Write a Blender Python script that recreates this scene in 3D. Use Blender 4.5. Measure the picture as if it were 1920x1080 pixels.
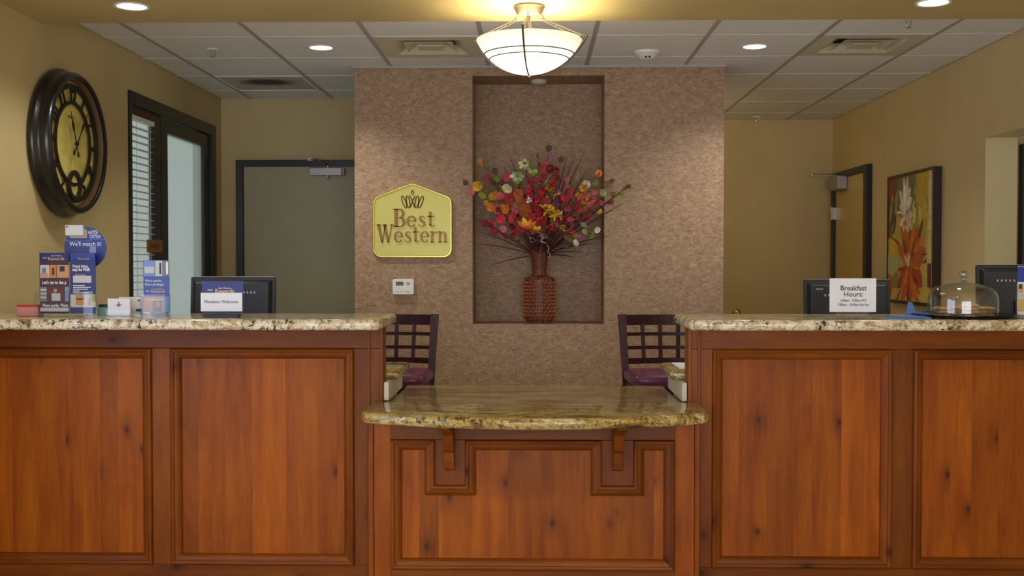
import bpy, math, random
from math import sin, cos, pi, radians as RAD
from mathutils import Vector, Matrix
random.seed(7)
for o in list(bpy.data.objects): bpy.data.objects.remove(o)
sc = bpy.context.scene
COL = sc.collection

# ------------------------------------------------------------------ camera
CZ, FPX = 1.34, 2040.0
YAW, PITCH = RAD(1.2072), RAD(-1.3479)
cam_d = bpy.data.cameras.new('camera'); cam_d.sensor_width = 36.0; cam_d.lens = 36.0 * FPX / 1920.0
cam_d.clip_start = 0.05; cam_d.clip_end = 200
cam = bpy.data.objects.new('camera', cam_d); COL.objects.link(cam)
cam.location = (0, 0, CZ); cam.rotation_euler = (pi / 2 + PITCH, 0, YAW)
sc.camera = cam

# ------------------------------------------------------------------ world, exposure
sc.view_settings.view_transform = 'Standard'; sc.view_settings.look = 'None'
sc.view_settings.gamma = 1.0; sc.view_settings.use_curve_mapping = False
sc.view_settings.exposure = 0.0
w = bpy.data.worlds.new('overcast_sky'); sc.world = w; w.use_nodes = True
w.node_tree.nodes['Background'].inputs[0].default_value = (0.90, 0.96, 0.93, 1)
w.node_tree.nodes['Background'].inputs[1].default_value = 0.55

def light(name, kind, loc, energy, color, size=0.1, rot=(0, 0, 0), size_y=None, spot=None, blend=0.6):
    d = bpy.data.lights.new(name, kind); d.energy = energy; d.color = color
    if kind == 'AREA':
        d.size = size
        if size_y: d.shape = 'RECTANGLE'; d.size_y = size_y
    else: d.shadow_soft_size = size
    if kind == 'SPOT': d.spot_size = RAD(spot); d.spot_blend = blend
    o = bpy.data.objects.new(name, d); COL.objects.link(o); o.location = loc; o.rotation_euler = rot
    return o
# assumed daylight: area lights in unseen lobby windows behind and left of the camera
light('assumed_rear_daylight', 'AREA', (0.1, -3.2, 1.35), 150, (0.95, 0.96, 1.0), 4.2, (RAD(90), 0, 0), 2.2)
light('assumed_side_daylight', 'AREA', (-2.40, 1.9, 1.3), 56, (0.64, 0.72, 1.0), 2.6, (RAD(90), 0, RAD(-90)), 1.9)
# assumed daylight: area light added out of view in the side passage
light('assumed_passage_daylight', 'AREA', (4.3, 4.9, 1.5), 14, (0.85, 0.92, 1.0), 2.4, (RAD(90), 0, RAD(90)), 1.8)

# ------------------------------------------------------------------ helpers
def lin(c):
    return tuple((x / 255 / 12.92 if x / 255 <= 0.04045 else ((x / 255 + 0.055) / 1.055) ** 2.4) for x in c)
_r = Vector((cos(YAW), sin(YAW), 0)); _f = Vector((-sin(YAW) * cos(PITCH), cos(YAW) * cos(PITCH), sin(PITCH))); _u = _r.cross(_f)
def at(x, y, Y):
    d = _f * FPX + _r * (x - 960) + _u * (540 - y)
    return Vector((0, 0, CZ)) + d * (Y / d.y)

class MB:
    def __init__(s): s.v = []; s.f = []
    def add(s, vs, fs):
        n = len(s.v); s.v += [tuple(p) for p in vs]; s.f += [tuple(i + n for i in f) for f in fs]; return s
    def box(s, x0, x1, y0, y1, z0, z1):
        return s.add([(x0, y0, z0), (x1, y0, z0), (x1, y1, z0), (x0, y1, z0), (x0, y0, z1), (x1, y0, z1), (x1, y1, z1), (x0, y1, z1)],
                     [(0, 3, 2, 1), (4, 5, 6, 7), (0, 1, 5, 4), (1, 2, 6, 5), (2, 3, 7, 6), (3, 0, 4, 7)])
    def prism(s, poly, axis, a, b):
        def P(u, v, w):
            return {'x': (w, u, v), 'y': (u, w, v), 'z': (u, v, w)}[axis]
        n = len(poly); vs = [P(u, v, a) for u, v in poly] + [P(u, v, b) for u, v in poly]
        fs = [tuple(range(n))[::-1], tuple(range(n, 2 * n))] + [(i, (i + 1) % n, n + (i + 1) % n, n + i) for i in range(n)]
        return s.add(vs, fs)
    def lathe(s, prof, n=32, c=(0, 0, 0), axis='z', closed=False):
        c = Vector(c); vs = []; m = len(prof)
        for k in range(n):
            a = 2 * pi * k / n
            for r, h in prof:
                p = {'z': (r * cos(a), r * sin(a), h), 'x': (h, r * cos(a), r * sin(a)), 'y': (r * cos(a), h, r * sin(a))}[axis]
                vs.append(c + Vector(p))
        fs = []
        for k in range(n):
            q = (k + 1) % n
            for i in range(m if closed else m - 1):
                j = (i + 1) % m
                fs.append((k * m + i, q * m + i, q * m + j, k * m + j))
        return s.add(vs, fs)
    def tube(s, path, r, n=8, cap=True):
        path = [Vector(p) for p in path]; m = len(path)
        rs = r if isinstance(r, (list, tuple)) else [r] * m
        vs = []; prev = None
        for i, p in enumerate(path):
            t = (path[min(i + 1, m - 1)] - path[max(i - 1, 0)])
            t = t.normalized() if t.length > 1e-9 else Vector((0, 0, 1))
            if prev is None: prev = t.orthogonal().normalized()
            a = (prev - t * prev.dot(t)); a = a.normalized() if a.length > 1e-6 else t.orthogonal().normalized()
            prev = a; b = t.cross(a)
            for k in range(n):
                q = 2 * pi * k / n; vs.append(p + (a * cos(q) + b * sin(q)) * rs[i])
        fs = [(i * n + k, i * n + (k + 1) % n, (i + 1) * n + (k + 1) % n, (i + 1) * n + k) for i in range(m - 1) for k in range(n)]
        if cap: fs += [tuple(range(n))[::-1], tuple(range((m - 1) * n, m * n))]
        return s.add(vs, fs)
    def sweep(s, path, up, w, h):
        """rectangular bar along a path; up is the direction of h"""
        path = [Vector(p) for p in path]; m = len(path); up = Vector(up); vs = []
        for i, p in enumerate(path):
            t = (path[min(i + 1, m - 1)] - path[max(i - 1, 0)]).normalized()
            sd = t.cross(up).normalized(); u2 = sd.cross(t).normalized()
            wi = w[i] if isinstance(w, (list, tuple)) else w; hi = h[i] if isinstance(h, (list, tuple)) else h
            for a, b in ((-1, -1), (1, -1), (1, 1), (-1, 1)): vs.append(p + sd * a * wi / 2 + u2 * b * hi / 2)
        fs = [(i * 4 + k, i * 4 + (k + 1) % 4, i * 4 + 4 + (k + 1) % 4, i * 4 + 4 + k) for i in range(m - 1) for k in range(4)]
        fs += [(3, 2, 1, 0), tuple(range((m - 1) * 4, m * 4))]
        return s.add(vs, fs)
    def ball(s, c, r, nu=10, nv=6, rot=None):
        c = Vector(c); r = (r, r, r) if not isinstance(r, (tuple, list)) else r
        vs = []
        for j in range(nv + 1):
            ph = pi * j / nv
            for i in range(nu):
                a = 2 * pi * i / nu
                p = Vector((r[0] * sin(ph) * cos(a), r[1] * sin(ph) * sin(a), r[2] * cos(ph)))
                vs.append(c + (rot @ p if rot else p))
        fs = [(j * nu + i, (j + 1) * nu + i, (j + 1) * nu + (i + 1) % nu, j * nu + (i + 1) % nu) for j in range(nv) for i in range(nu)]
        return s.add(vs, fs)
    def petal(s, base, d, nrm, L, W, curl=0.15, thick=0.0012, shape=0):
        """a leaf or petal with two sides, pointing along d"""
        base = Vector(base); d = Vector(d).normalized(); nrm = Vector(nrm)
        sd = d.cross(nrm)
        sd = sd.normalized() if sd.length > 1e-5 else d.orthogonal().normalized()
        n2 = sd.cross(d).normalized()
        prof = {0: [(0, .05), (.2, .7), (.45, 1), (.7, .85), (.9, .45), (1, .04)],
                1: [(0, .12), (.12, .62), (.38, .98), (.65, 1), (.88, .62), (1, .1)],
                2: [(0, .2), (.25, .6), (.5, .9), (.75, .8), (1, .03)]}[shape]
        top = []; vs = []
        for t, wd in prof:
            z = curl * L * (t * t) - 0.0
            for q, lift in ((-1, .10), (0, 0), (1, .10)):
                vs.append(base + d * (L * t) + sd * (q * wd * W / 2) + n2 * (z + lift * W * wd))
        m = len(prof); k = len(vs)
        vs += [p - n2 * thick for p in vs]
        fs = []
        for i in range(m - 1):
            for j in range(2):
                a = i * 3 + j; fs.append((a, a + 1, a + 4, a + 3)); fs.append((k + a, k + a + 3, k + a + 4, k + a + 1))
        return s.add(vs, fs)
    def xform(s, M, start=0):
        s.v[start:] = [tuple(M @ Vector(p)) for p in s.v[start:]]; return s
    def build(s, name, mat, parent=None, smooth=False, bevel=0, seg=2, local=False, angle=35):
        me = bpy.data.meshes.new(name); me.from_pydata(s.v, [], s.f); me.update()
        if mat: me.materials.append(mat)
        o = bpy.data.objects.new(name, me); COL.objects.link(o)
        if smooth:
            me.polygons.foreach_set('use_smooth', [True] * len(me.polygons)); me.set_sharp_from_angle(angle=RAD(angle))
        if bevel:
            b = o.modifiers.new('bevel', 'BEVEL'); b.width = bevel; b.segments = seg; b.limit_method = 'ANGLE'; b.angle_limit = RAD(40)
            if seg > 2: me.polygons.foreach_set('use_smooth', [True] * len(me.polygons)); b.harden_normals = False; me.set_sharp_from_angle(angle=RAD(180))
        if parent is not None: adopt(o, parent, local)
        return o
def adopt(o, parent, local=False):
    o.parent = parent
    if not local: 
        M = Matrix.Identity(4); p = parent
        while p is not None:
            M = (Matrix.LocRotScale(p.location, p.rotation_euler, None)) @ (p.matrix_parent_inverse.copy() if False else Matrix.Identity(4)) @ M if p.parent is None else p.matrix_parent_inverse @ M
            p = p.parent
        o.matrix_parent_inverse = M.inverted() if parent.parent is None else Matrix.Identity(4)
def tag(o, label=None, cat=None, group=None, kind=None):
    if label: o['label'] = label
    if cat: o['category'] = cat
    if group: o['group'] = group
    if kind: o['kind'] = kind
    return o
def thing(name, label, cat, loc=(0, 0, 0), rotz=0, group=None):
    o = bpy.data.objects.new(name, None); COL.objects.link(o); o.empty_display_size = 0.05
    o.location = loc; o.rotation_euler = (0, 0, rotz)
    return tag(o, label, cat, group)
def struct(name, mb, mat, **k): return tag(mb.build(name, mat, **k), kind='structure')
def copy_tree(o, parent=None):
    c = o.copy(); COL.objects.link(c); c.parent = parent
    for ch in list(o.children): copy_tree(ch, c)
    return c
def B(x0, x1, y0, y1, z0, z1): return MB().box(x0, x1, y0, y1, z0, z1)
def rrect(x0, x1, y0, y1, r, n=5, corners=(1, 1, 1, 1)):
    out = []
    for (cx, cy, a0), on in zip(((x1 - r, y0 + r, -90), (x1 - r, y1 - r, 0), (x0 + r, y1 - r, 90), (x0 + r, y0 + r, 180)), corners):
        if on: out += [(cx + r * cos(RAD(a0 + 90 * i / n)), cy + r * sin(RAD(a0 + 90 * i / n))) for i in range(n + 1)]
        else: out.append({-90: (x1, y0), 0: (x1, y1), 90: (x0, y1), 180: (x0, y0)}[a0])
    return out

def text(name, body, size, mat, loc, parent, rot=(RAD(90), 0, 0), depth=0.0006, bold=0.0, align='LEFT', squeeze=1.0, local=False):
    cu = bpy.data.curves.new(name, 'FONT'); cu.body = body; cu.size = size; cu.extrude = depth; cu.offset = bold
    cu.align_x = align; cu.resolution_u = 3
    tmp = bpy.data.objects.new('tmp', cu)
    me = bpy.data.meshes.new_from_object(tmp)
    bpy.data.objects.remove(tmp); bpy.data.curves.remove(cu)
    M = Matrix.LocRotScale(Vector(loc), Matrix.Identity(3).to_euler().__class__(rot), Vector((squeeze, 1, 1)))
    me.transform(M); me.materials.clear(); me.materials.append(mat)
    o = bpy.data.objects.new(name, me); COL.objects.link(o)
    if parent is not None: adopt(o, parent, local)
    return o

# ------------------------------------------------------------------ materials
MATS = {}
def base(name, color, rough=0.5, metal=0.0, spec=0.5, coat=0.0, emit=None, estr=0.0):
    if name in MATS: return MATS[name]
    m = bpy.data.materials.new(name); m.use_nodes = True; b = m.node_tree.nodes['Principled BSDF']
    b.inputs['Base Color'].default_value = (*color, 1); b.inputs['Roughness'].default_value = rough
    b.inputs['Metallic'].default_value = metal; b.inputs['Specular IOR Level'].default_value = spec
    b.inputs['Coat Weight'].default_value = coat; b.inputs['Coat Roughness'].default_value = 0.15
    if emit: b.inputs['Emission Color'].default_value = (*emit, 1); b.inputs['Emission Strength'].default_value = estr
    m.diffuse_color = (*color, 1); MATS[name] = m
    return m
class NT:
    def __init__(s, m): s.t = m.node_tree; s.n = s.t.nodes; s.b = s.n['Principled BSDF']
    def new(s, kind, **k):
        n = s.n.new(kind)
        for a, v in k.items(): setattr(n, a, v)
        return n
    def link(s, a, b): s.t.links.new(a, b)
    def coords(s, scale=(1, 1, 1), rnd=False, src='Object'):
        tc = s.new('ShaderNodeTexCoord'); mp = s.new('ShaderNodeMapping'); mp.inputs['Scale'].default_value = scale
        out = tc.outputs[src]
        if rnd:
            oi = s.new('ShaderNodeObjectInfo'); mul = s.new('ShaderNodeVectorMath', operation='SCALE'); mul.inputs[0].default_value = (31.7, 17.3, 43.1)
            s.link(oi.outputs['Random'], mul.inputs['Scale']); add = s.new('ShaderNodeVectorMath', operation='ADD')
            s.link(out, add.inputs[0]); s.link(mul.outputs[0], add.inputs[1]); out = add.outputs[0]
        s.link(out, mp.inputs[0]); return mp.outputs[0]
    def noise(s, vec, scale, detail=4, rough=0.55, dist=0.0):
        n = s.new('ShaderNodeTexNoise'); n.inputs['Scale'].default_value = scale; n.inputs['Detail'].default_value = detail
        n.inputs['Roughness'].default_value = rough; n.inputs['Distortion'].default_value = dist; s.link(vec, n.inputs['Vector']); return n.outputs['Fac']
    def ramp(s, fac, stops, interp='LINEAR'):
        r = s.new('ShaderNodeValToRGB'); cr = r.color_ramp; cr.interpolation = interp
        while len(cr.elements) < len(stops): cr.elements.new(0.5)
        for e, (p, c) in zip(cr.elements, stops): e.position = p; e.color = (*c, 1) if len(c) == 3 else c
        s.link(fac, r.inputs[0]); return r.outputs[0]
    def mix(s, fac, a, b, mode='MIX'):
        n = s.new('ShaderNodeMix', data_type='RGBA', blend_type=mode)
        for sock, v in ((n.inputs[0], fac), (n.inputs[6], a), (n.inputs[7], b)):
            if isinstance(v, (int, float)): sock.default_value = v
            elif isinstance(v, tuple): sock.default_value = (*v, 1)
            else: s.link(v, sock)
        return n.outputs[2]
    def color(s, out): s.link(out, s.b.inputs['Base Color'])
    def bump(s, fac, strength=0.2, dist=0.01):
        b = s.new('ShaderNodeBump'); b.inputs['Strength'].default_value = strength; b.inputs['Distance'].default_value = dist
        s.link(fac, b.inputs['Height']); s.link(b.outputs[0], s.b.inputs['Normal'])
def G(v): return (v, v, v)

def paint(name, c, rough=0.6):
    m = base(name, c, rough); t = NT(m); v = t.coords()
    n = t.noise(v, 1.3, 3); t.color(t.mix(0.10, c, t.ramp(n, [(0.3, G(0.0)), (0.7, G(1.0))]), 'OVERLAY'))
    t.bump(t.noise(v, 160, 2), 0.05, 0.002); return m
M_wall = paint('tan_wall_paint', lin((193, 174, 126)))
M_soffit = paint('soffit_paint', lin((188, 168, 116)))
M_tile = base('ceiling_tile_white', lin((214, 210, 206)), 0.85)
_t = NT(M_tile); _v = _t.coords(); _t.color(_t.mix(_t.noise(_v, 260, 2), lin((240, 241, 243)), lin((214, 215, 217)))); _t.bump(_t.noise(_v, 300, 2), 0.15, 0.002)
M_tee = base('ceiling_tee_grey', lin((168, 165, 160)), 0.5)
M_cream = paint('cream_panel', lin((200, 192, 165)), 0.5)
M_black = base('black_metal_frame', lin((22, 21, 24)), 0.35)
M_blackp = base('black_plastic', lin((17, 18, 25)), 0.42)
M_blackp2 = base('black_plastic_recess', lin((12, 12, 16)), 0.5)
M_door = paint('door_laminate', lin((160, 152, 122)), 0.45)
M_doory = paint('door_laminate_yellow', lin((186, 164, 104)), 0.45)
M_chrome = base('brushed_steel', lin((190, 188, 185)), 0.28, 1.0)
M_alu = base('aluminium', lin((165, 162, 165)), 0.4, 0.7)
M_brass = base('polished_brass', lin((225, 195, 120)), 0.15, 1.0)
M_white = base('white_plastic', lin((225, 225, 222)), 0.4)
M_paper = base('white_paper', lin((225, 226, 232)), 0.6)
M_ink = base('dark_ink', lin((45, 45, 60)), 0.6)
M_lcd = base('display_grey', lin((70, 78, 78)), 0.3)
M_navy = base('navy_print', lin((28, 38, 110)), 0.4)
M_blue = base('blue_print', lin((38, 62, 150)), 0.4)
M_wht = base('white_print', lin((235, 236, 240)), 0.5)
M_goldp = base('gold_print', lin((214, 178, 110)), 0.5)
M_maroon = base('maroon_print', lin((70, 32, 60)), 0.5)
M_redpl = base('red_plastic', lin((200, 45, 45)), 0.35)
M_teal = base('teal_plastic', lin((120, 165, 160)), 0.4)
M_napkin = base('blue_napkin', lin((88, 122, 180)), 0.8)
M_tray = base('black_tray', lin((20, 20, 28)), 0.25)
M_granitek = None

def wood(name, axis, dark=1.0):
    m = base(name, (0.3, 0.1, 0.02), 0.40, spec=0.22); t = NT(m)
    st = {'z': (1, 1, 0.07), 'x': (0.07, 1, 1)}[axis]
    v = t.coords(st, True)
    grain = t.noise(v, 20, 6, 0.6, 0.3)
    fine = t.noise(v, 150, 3, 0.6)
    st2 = {'z': (1, 1, 0.35), 'x': (0.35, 1, 1)}[axis]
    blot = t.noise(t.coords(st2, True), 4.5, 4, 0.6, 0.8)
    c1 = t.ramp(grain, [(0.15, lin((112 * dark, 48 * dark, 4 * dark))), (0.5, lin((152 * dark, 77 * dark, 7 * dark))), (0.9, lin((174 * dark, 98 * dark, 13 * dark)))])
    c2 = t.mix(t.ramp(blot, [(0.42, G(0.0)), (0.70, G(0.5))]), c1, lin((108 * dark, 40 * dark, 5 * dark)))
    c3 = t.mix(0.18, c2, t.ramp(fine, [(0.3, G(0.2)), (0.7, G(0.9))]), 'OVERLAY')
    # knots
    vk = t.coords({'z': (1, 0.3, 0.62), 'x': (0.62, 0.3, 1)}[axis], True)
    sx_ = t.new('ShaderNodeSeparateXYZ'); t.link(vk, sx_.inputs[0]); cx_ = t.new('ShaderNodeCombineXYZ'); t.link(sx_.outputs[0], cx_.inputs[0]); t.link(sx_.outputs[2], cx_.inputs[1]); vk = cx_.outputs[0]
    vo = t.new('ShaderNodeTexVoronoi', voronoi_dimensions='2D'); vo.inputs['Scale'].default_value = 5.0; t.link(vk, vo.inputs['Vector'])
    kn = t.ramp(vo.outputs['Distance'], [(0.0, G(0.9)), (0.03, G(0.85)), (0.05, G(0.5)), (0.12, G(0.22)), (0.30, G(0.0))])
    gate = t.ramp(t.noise(vk, 2.1, 1), [(0.50, G(0.0)), (0.55, G(1.0))])
    km = t.mix(1.0, kn, gate, 'MULTIPLY')
    c4 = t.mix(km, c3, lin((62 * dark, 22 * dark, 6 * dark)))
    oi = t.new('ShaderNodeObjectInfo')
    hsv = t.new('ShaderNodeHueSaturation'); mr = t.new('ShaderNodeMapRange'); mr.inputs['To Min'].default_value = 0.76; mr.inputs['To Max'].default_value = 1.14
    t.link(oi.outputs['Random'], mr.inputs[0]); t.link(mr.outputs[0], hsv.inputs['Value']); t.link(c4, hsv.inputs['Color'])
    t.color(hsv.outputs[0]); t.bump(fine, 0.05, 0.002)
    return m
M_woodv = wood('alder_wood_upright', 'z'); M_woodh = wood('alder_wood_level', 'x', 0.82); M_wooddk = wood('alder_wood_stile', 'z', 0.84)

def granite(name, streak):
    m = base(name, lin((150, 135, 95)), 0.12, spec=0.38); t = NT(m)
    v = t.coords((0.32, 1.2, 1) if streak else (1, 1, 1))
    n1 = t.noise(v, 5.5 if streak else 16, 12, 0.70, 0.9 if streak else 1.6)
    if streak:
        c = t.ramp(n1, [(0.34, lin((60, 42, 20))), (0.42, lin((140, 108, 46))), (0.47, lin((186, 162, 92))), (0.505, lin((128, 100, 44))), (0.545, lin((206, 190, 138))), (0.59, lin((164, 138, 66))), (0.68, lin((110, 86, 44)))])
    else:
        c = t.ramp(n1, [(0.30, lin((92, 70, 44))), (0.42, lin((172, 150, 108))), (0.50, lin((214, 200, 164))), (0.60, lin((226, 218, 196))), (0.72, lin((150, 140, 130)))])
    vv = t.coords()
    sp = t.ramp(t.noise(vv, 48, 4, 0.7, 0.3), [(0.53, G(0.0)), (0.58, G(1.0))])
    big = t.ramp(t.noise(vv, 8, 3), [(0.42, G(0.15)), (0.58, G(1.0 if not streak else 0.85))])
    c = t.mix(t.mix(1.0, sp, big, 'MULTIPLY'), c, lin((40, 28, 22)))
    sp2 = t.ramp(t.noise(vv, 110, 2, 0.6), [(0.60, G(0.0)), (0.66, G(0.7))])
    c = t.mix(sp2, c, lin((62, 62, 72)))
    t.color(c); return m
M_gran = granite('speckled_granite', False); M_granl = granite('streaked_granite', True)

M_fab = base('mottled_wallcovering', lin((150, 120, 92)), 0.5, spec=0.4)
_t = NT(M_fab)
_n1 = _t.noise(_t.coords((1, 1, 1.6)), 27, 8, 0.72, 0.8)
_n2 = _t.noise(_t.coords((1, 1, 4.5)), 30, 8, 0.78, 1.2)
_c = _t.ramp(_n1, [(0.34, lin((132, 104, 78))), (0.5, lin((158, 127, 98))), (0.66, lin((180, 151, 122)))])
_c = _t.mix(_t.ramp(_n2, [(0.52, G(0.0)), (0.62, G(0.9))]), _c, lin((104, 78, 56)))
_c = _t.mix(_t.ramp(_t.noise(_t.coords((1, 1, 3)), 46, 6, 0.75), [(0.54, G(0.0)), (0.70, G(0.6))]), _c, lin((194, 168, 144)))
_t.color(_c); _t.bump(_n2, 0.12, 0.004)

M_clockcase = base('black_bronze_case', lin((17, 16, 18)), 0.28, spec=0.5, coat=0.3)
M_clockface = base('aged_clock_face', lin((190, 172, 88)), 0.5)
_t = NT(M_clockface); _n = _t.noise(_t.coords(), 9, 5, 0.6)
_t.color(_t.ramp(_n, [(0.3, lin((190, 170, 74))), (0.6, lin((226, 212, 122))), (0.8, lin((210, 190, 96)))]))
M_bezin = base('bronze_inner_lip', lin((110, 84, 56)), 0.4)
M_ring = base('dark_bronze_ring', lin((30, 24, 20)), 0.45)
M_gold = base('gold_sign_face', lin((174, 166, 84)), 0.33, 0.35)
M_goldl = base('gold_sign_letter', lin((112, 80, 26)), 0.3, 0.55)  # dark reflection in the raised letters is put into this browner gold
M_goldr = base('gold_sign_rim', lin((206, 186, 96)), 0.22, 0.7)
M_chair = base('dark_mahogany', lin((52, 20, 26)), 0.35, spec=.3)
M_vinyl = base('burgundy_vinyl', lin((96, 42, 68)), 0.3)
M_wicker = base('woven_wicker', lin((128, 62, 34)), 0.45)
_t = NT(M_wicker); _t.color(_t.ramp(_t.noise(_t.coords(), 70, 3), [(0.3, lin((66, 28, 14))), (0.55, lin((112, 54, 28))), (0.8, lin((160, 92, 52)))]))
M_lamp = base('frosted_lamp_glass', lin((245, 240, 215)), 0.4, emit=(1.0, 0.90, 0.66), estr=1.0)
_t = NT(M_lamp); _tc = _t.new('ShaderNodeTexCoord'); _vm = _t.new('ShaderNodeVectorMath', operation='DISTANCE'); _vm.inputs[1].default_value = (-.026, 4.85, 2.19); _t.link(_tc.outputs['Object'], _vm.inputs[0])
_mr = _t.new('ShaderNodeMapRange'); _mr.inputs['From Min'].default_value = .05; _mr.inputs['From Max'].default_value = .27; _mr.inputs['To Min'].default_value = 1.0; _mr.inputs['To Max'].default_value = 0.0; _t.link(_vm.outputs['Value'], _mr.inputs[0]); _pw = _t.new('ShaderNodeMath', operation='POWER'); _pw.inputs[1].default_value = 2.0; _t.link(_mr.outputs[0], _pw.inputs[0]); _ml = _t.new('ShaderNodeMath', operation='MULTIPLY_ADD'); _ml.inputs[1].default_value = 11.0; _ml.inputs[2].default_value = .66; _t.link(_pw.outputs[0], _ml.inputs[0]); _t.link(_ml.outputs[0], _t.b.inputs['Emission Strength'])
M_bulb = base('downlight_lens', (0.9, 0.9, 0.9), 0.4, emit=(0.92, 0.96, 1.0), estr=5.0)
M_slat = base('blind_slat', lin((190, 192, 190)), 0.5)
M_vent = base('vent_metal', lin((206, 198, 178)), 0.45)
M_ventdk = base('vent_recess', lin((72, 64, 58)), 0.6)
M_cookie = base('baked_cookie', lin((196, 152, 96)), 0.8)
_t = NT(M_cookie); _n = _t.noise(_t.coords(), 60, 5); _t.color(_t.ramp(_n, [(0.35, lin((120, 76, 40))), (0.5, lin((190, 142, 86))), (0.7, lin((222, 188, 136)))])); _t.bump(_n, 0.5, 0.004)
M_stem = base('burgundy_stem', lin((88, 34, 42)), 0.6)
M_stemd = base('dark_twig', lin((58, 40, 36)), 0.7)

def clear(name, tint=(1, 1, 1), gloss=0.035, rough=0.02, frost=0.0, frost_col=(0.8, 0.85, 0.82)):
    m = bpy.data.materials.new(name); m.use_nodes = True; t = m.node_tree; t.nodes.clear()
    out = t.nodes.new('ShaderNodeOutputMaterial'); tr = t.nodes.new('ShaderNodeBsdfTransparent'); gl = t.nodes.new('ShaderNodeBsdfGlossy')
    tr.inputs[0].default_value = (*tint, 1); gl.inputs['Roughness'].default_value = rough
    lw = t.nodes.new('ShaderNodeLayerWeight'); lw.inputs[0].default_value = 0.5
    pw = t.nodes.new('ShaderNodeMath'); pw.operation = 'POWER'; pw.inputs[1].default_value = 4.0; t.links.new(lw.outputs['Facing'], pw.inputs[0])
    ma = t.nodes.new('ShaderNodeMath'); ma.operation = 'MULTIPLY_ADD'; ma.inputs[1].default_value = 0.5; ma.inputs[2].default_value = gloss; t.links.new(pw.outputs[0], ma.inputs[0])
    mx = t.nodes.new('ShaderNodeMixShader'); t.links.new(ma.outputs[0], mx.inputs[0]); t.links.new(tr.outputs[0], mx.inputs[1]); t.links.new(gl.outputs[0], mx.inputs[2])
    last = mx
    if frost:
        df = t.nodes.new('ShaderNodeBsdfTranslucent'); df.inputs[0].default_value = (*frost_col, 1); m2 = t.nodes.new('ShaderNodeMixShader'); m2.inputs[0].default_value = frost
        t.links.new(mx.outputs[0], m2.inputs[1]); t.links.new(df.outputs[0], m2.inputs[2]); last = m2
    t.links.new(last.outputs[0], out.inputs[0]); return m
M_glass = clear('clear_window_glass', (0.93, 0.97, 0.95))
M_frost = clear('hazy_door_glass', (0.9, 0.95, 0.93), frost=0.3)
M_acryl = clear('clear_acrylic', (0.97, 0.98, 0.98))
M_dome = clear('dome_glass', (0.95, 0.96, 0.96), gloss=0.07, rough=0.01); M_domek = clear('dome_knob_glass', (0.8, 0.82, 0.84), gloss=0.22, rough=0.02)

# ================================================================== SETTING
LW, RW, ZC, ZS = -2.343, 2.55, 2.56, 2.476
YFW, FX0, FX1, YFB = 6.77, -1.123, 1.168, 7.45
YBL, YBR, YREAR = 8.10, 9.40, -3.3
M_floor = base('stone_tile_floor', lin((150, 125, 95)), 0.4)
_t = NT(M_floor); _t.color(_t.ramp(_t.noise(_t.coords(), 5, 6), [(0.3, lin((176, 164, 146))), (0.7, lin((206, 194, 176)))]))
struct('floor', B(-2.6, 4.6, YREAR - .15, 9.7, -0.12, 0), M_floor)

def wall_x(x0, x1, y0, y1, zt, holes):
    """a wall running along Y with holes (ya, yb, za, zb)"""
    m = MB(); y = y0
    for ya, yb, za, zb in sorted(holes):
        m.box(x0, x1, y, ya, 0, zt)
        if za > 0: m.box(x0, x1, ya, yb, 0, za)
        m.box(x0, x1, ya, yb, zb, zt); y = yb
    m.box(x0, x1, y, y1, 0, zt); return m
WY0, WY1, WZ1 = 6.235, 7.93, 2.333
struct('wall_left', wall_x(LW - .16, LW, YREAR, YBL + .15, 2.75, [(WY0, WY1, 0, WZ1), (0.55, 3.25, 0.3, 2.3)]), M_wall)  # second opening holds the assumed lobby side window
OY1 = 6.232; OZ = 2.046
struct('wall_right', wall_x(RW, RW + .18, YREAR, YBR + .15, 2.75, [(4.75, OY1, 0, OZ)]), M_wall)
struct('wall_back_left', MB().box(LW, -.75, YBL, YBL + .15, 0, 2.75).box(-.90, -.75, YFB, YBL, 0, 2.75).box(-.90, -.75, YBL + .15, YBR, 0, 2.75), M_wall)  # inner end pieces close an assumed hallway behind the feature wall
struct('wall_back_right', B(-.90, RW, YBR, YBR + .15, 0, 2.75), M_wall)
# lobby wall behind the camera with an assumed wide window
m = MB(); m.box(LW - .16, -2.05, YREAR - .15, YREAR, 0, 2.75); m.box(2.25, RW + .18, YREAR - .15, YREAR, 0, 2.75)
m.box(-2.05, 2.25, YREAR - .15, YREAR, 0, .2); m.box(-2.05, 2.25, YREAR - .15, YREAR, 2.42, 2.75)
struct('wall_lobby', m, M_wall)
# feature wall block with a niche
NX0, NX1, NZ0, NZ1, NYB = -.388, .430, .955, 2.497, 7.11
m = MB(); m.box(FX0, NX0, YFW, YFB, 0, 2.6); m.box(NX1, FX1, YFW, YFB, 0, 2.6)
m.box(NX0, NX1, YFW, NYB, 0, NZ0); m.box(NX0, NX1, YFW, NYB, NZ1, 2.6); m.box(NX0, NX1, NYB, YFB, 0, 2.6)
struct('wall_feature', m, M_fab)
# soffit over the lobby
struct('ceiling_soffit', B(LW, RW, YREAR, 5.15, ZS, 2.72), M_soffit)
# side passage beyond the opening in the right wall
struct('wall_passage', B(RW + .18, 4.6, 6.75, 6.9, 0, 2.75), M_wall)
struct('wall_passage_side', B(4.45, 4.6, 3.4, 6.75, 0, 2.75), M_wall)
struct('wall_passage_near', B(RW + .18, 4.45, 3.25, 3.4, 0, 2.75), M_wall)
struct('ceiling_passage', B(RW + .18, 4.6, 3.4, 6.75, 2.55, 2.72), M_tile)

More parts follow.
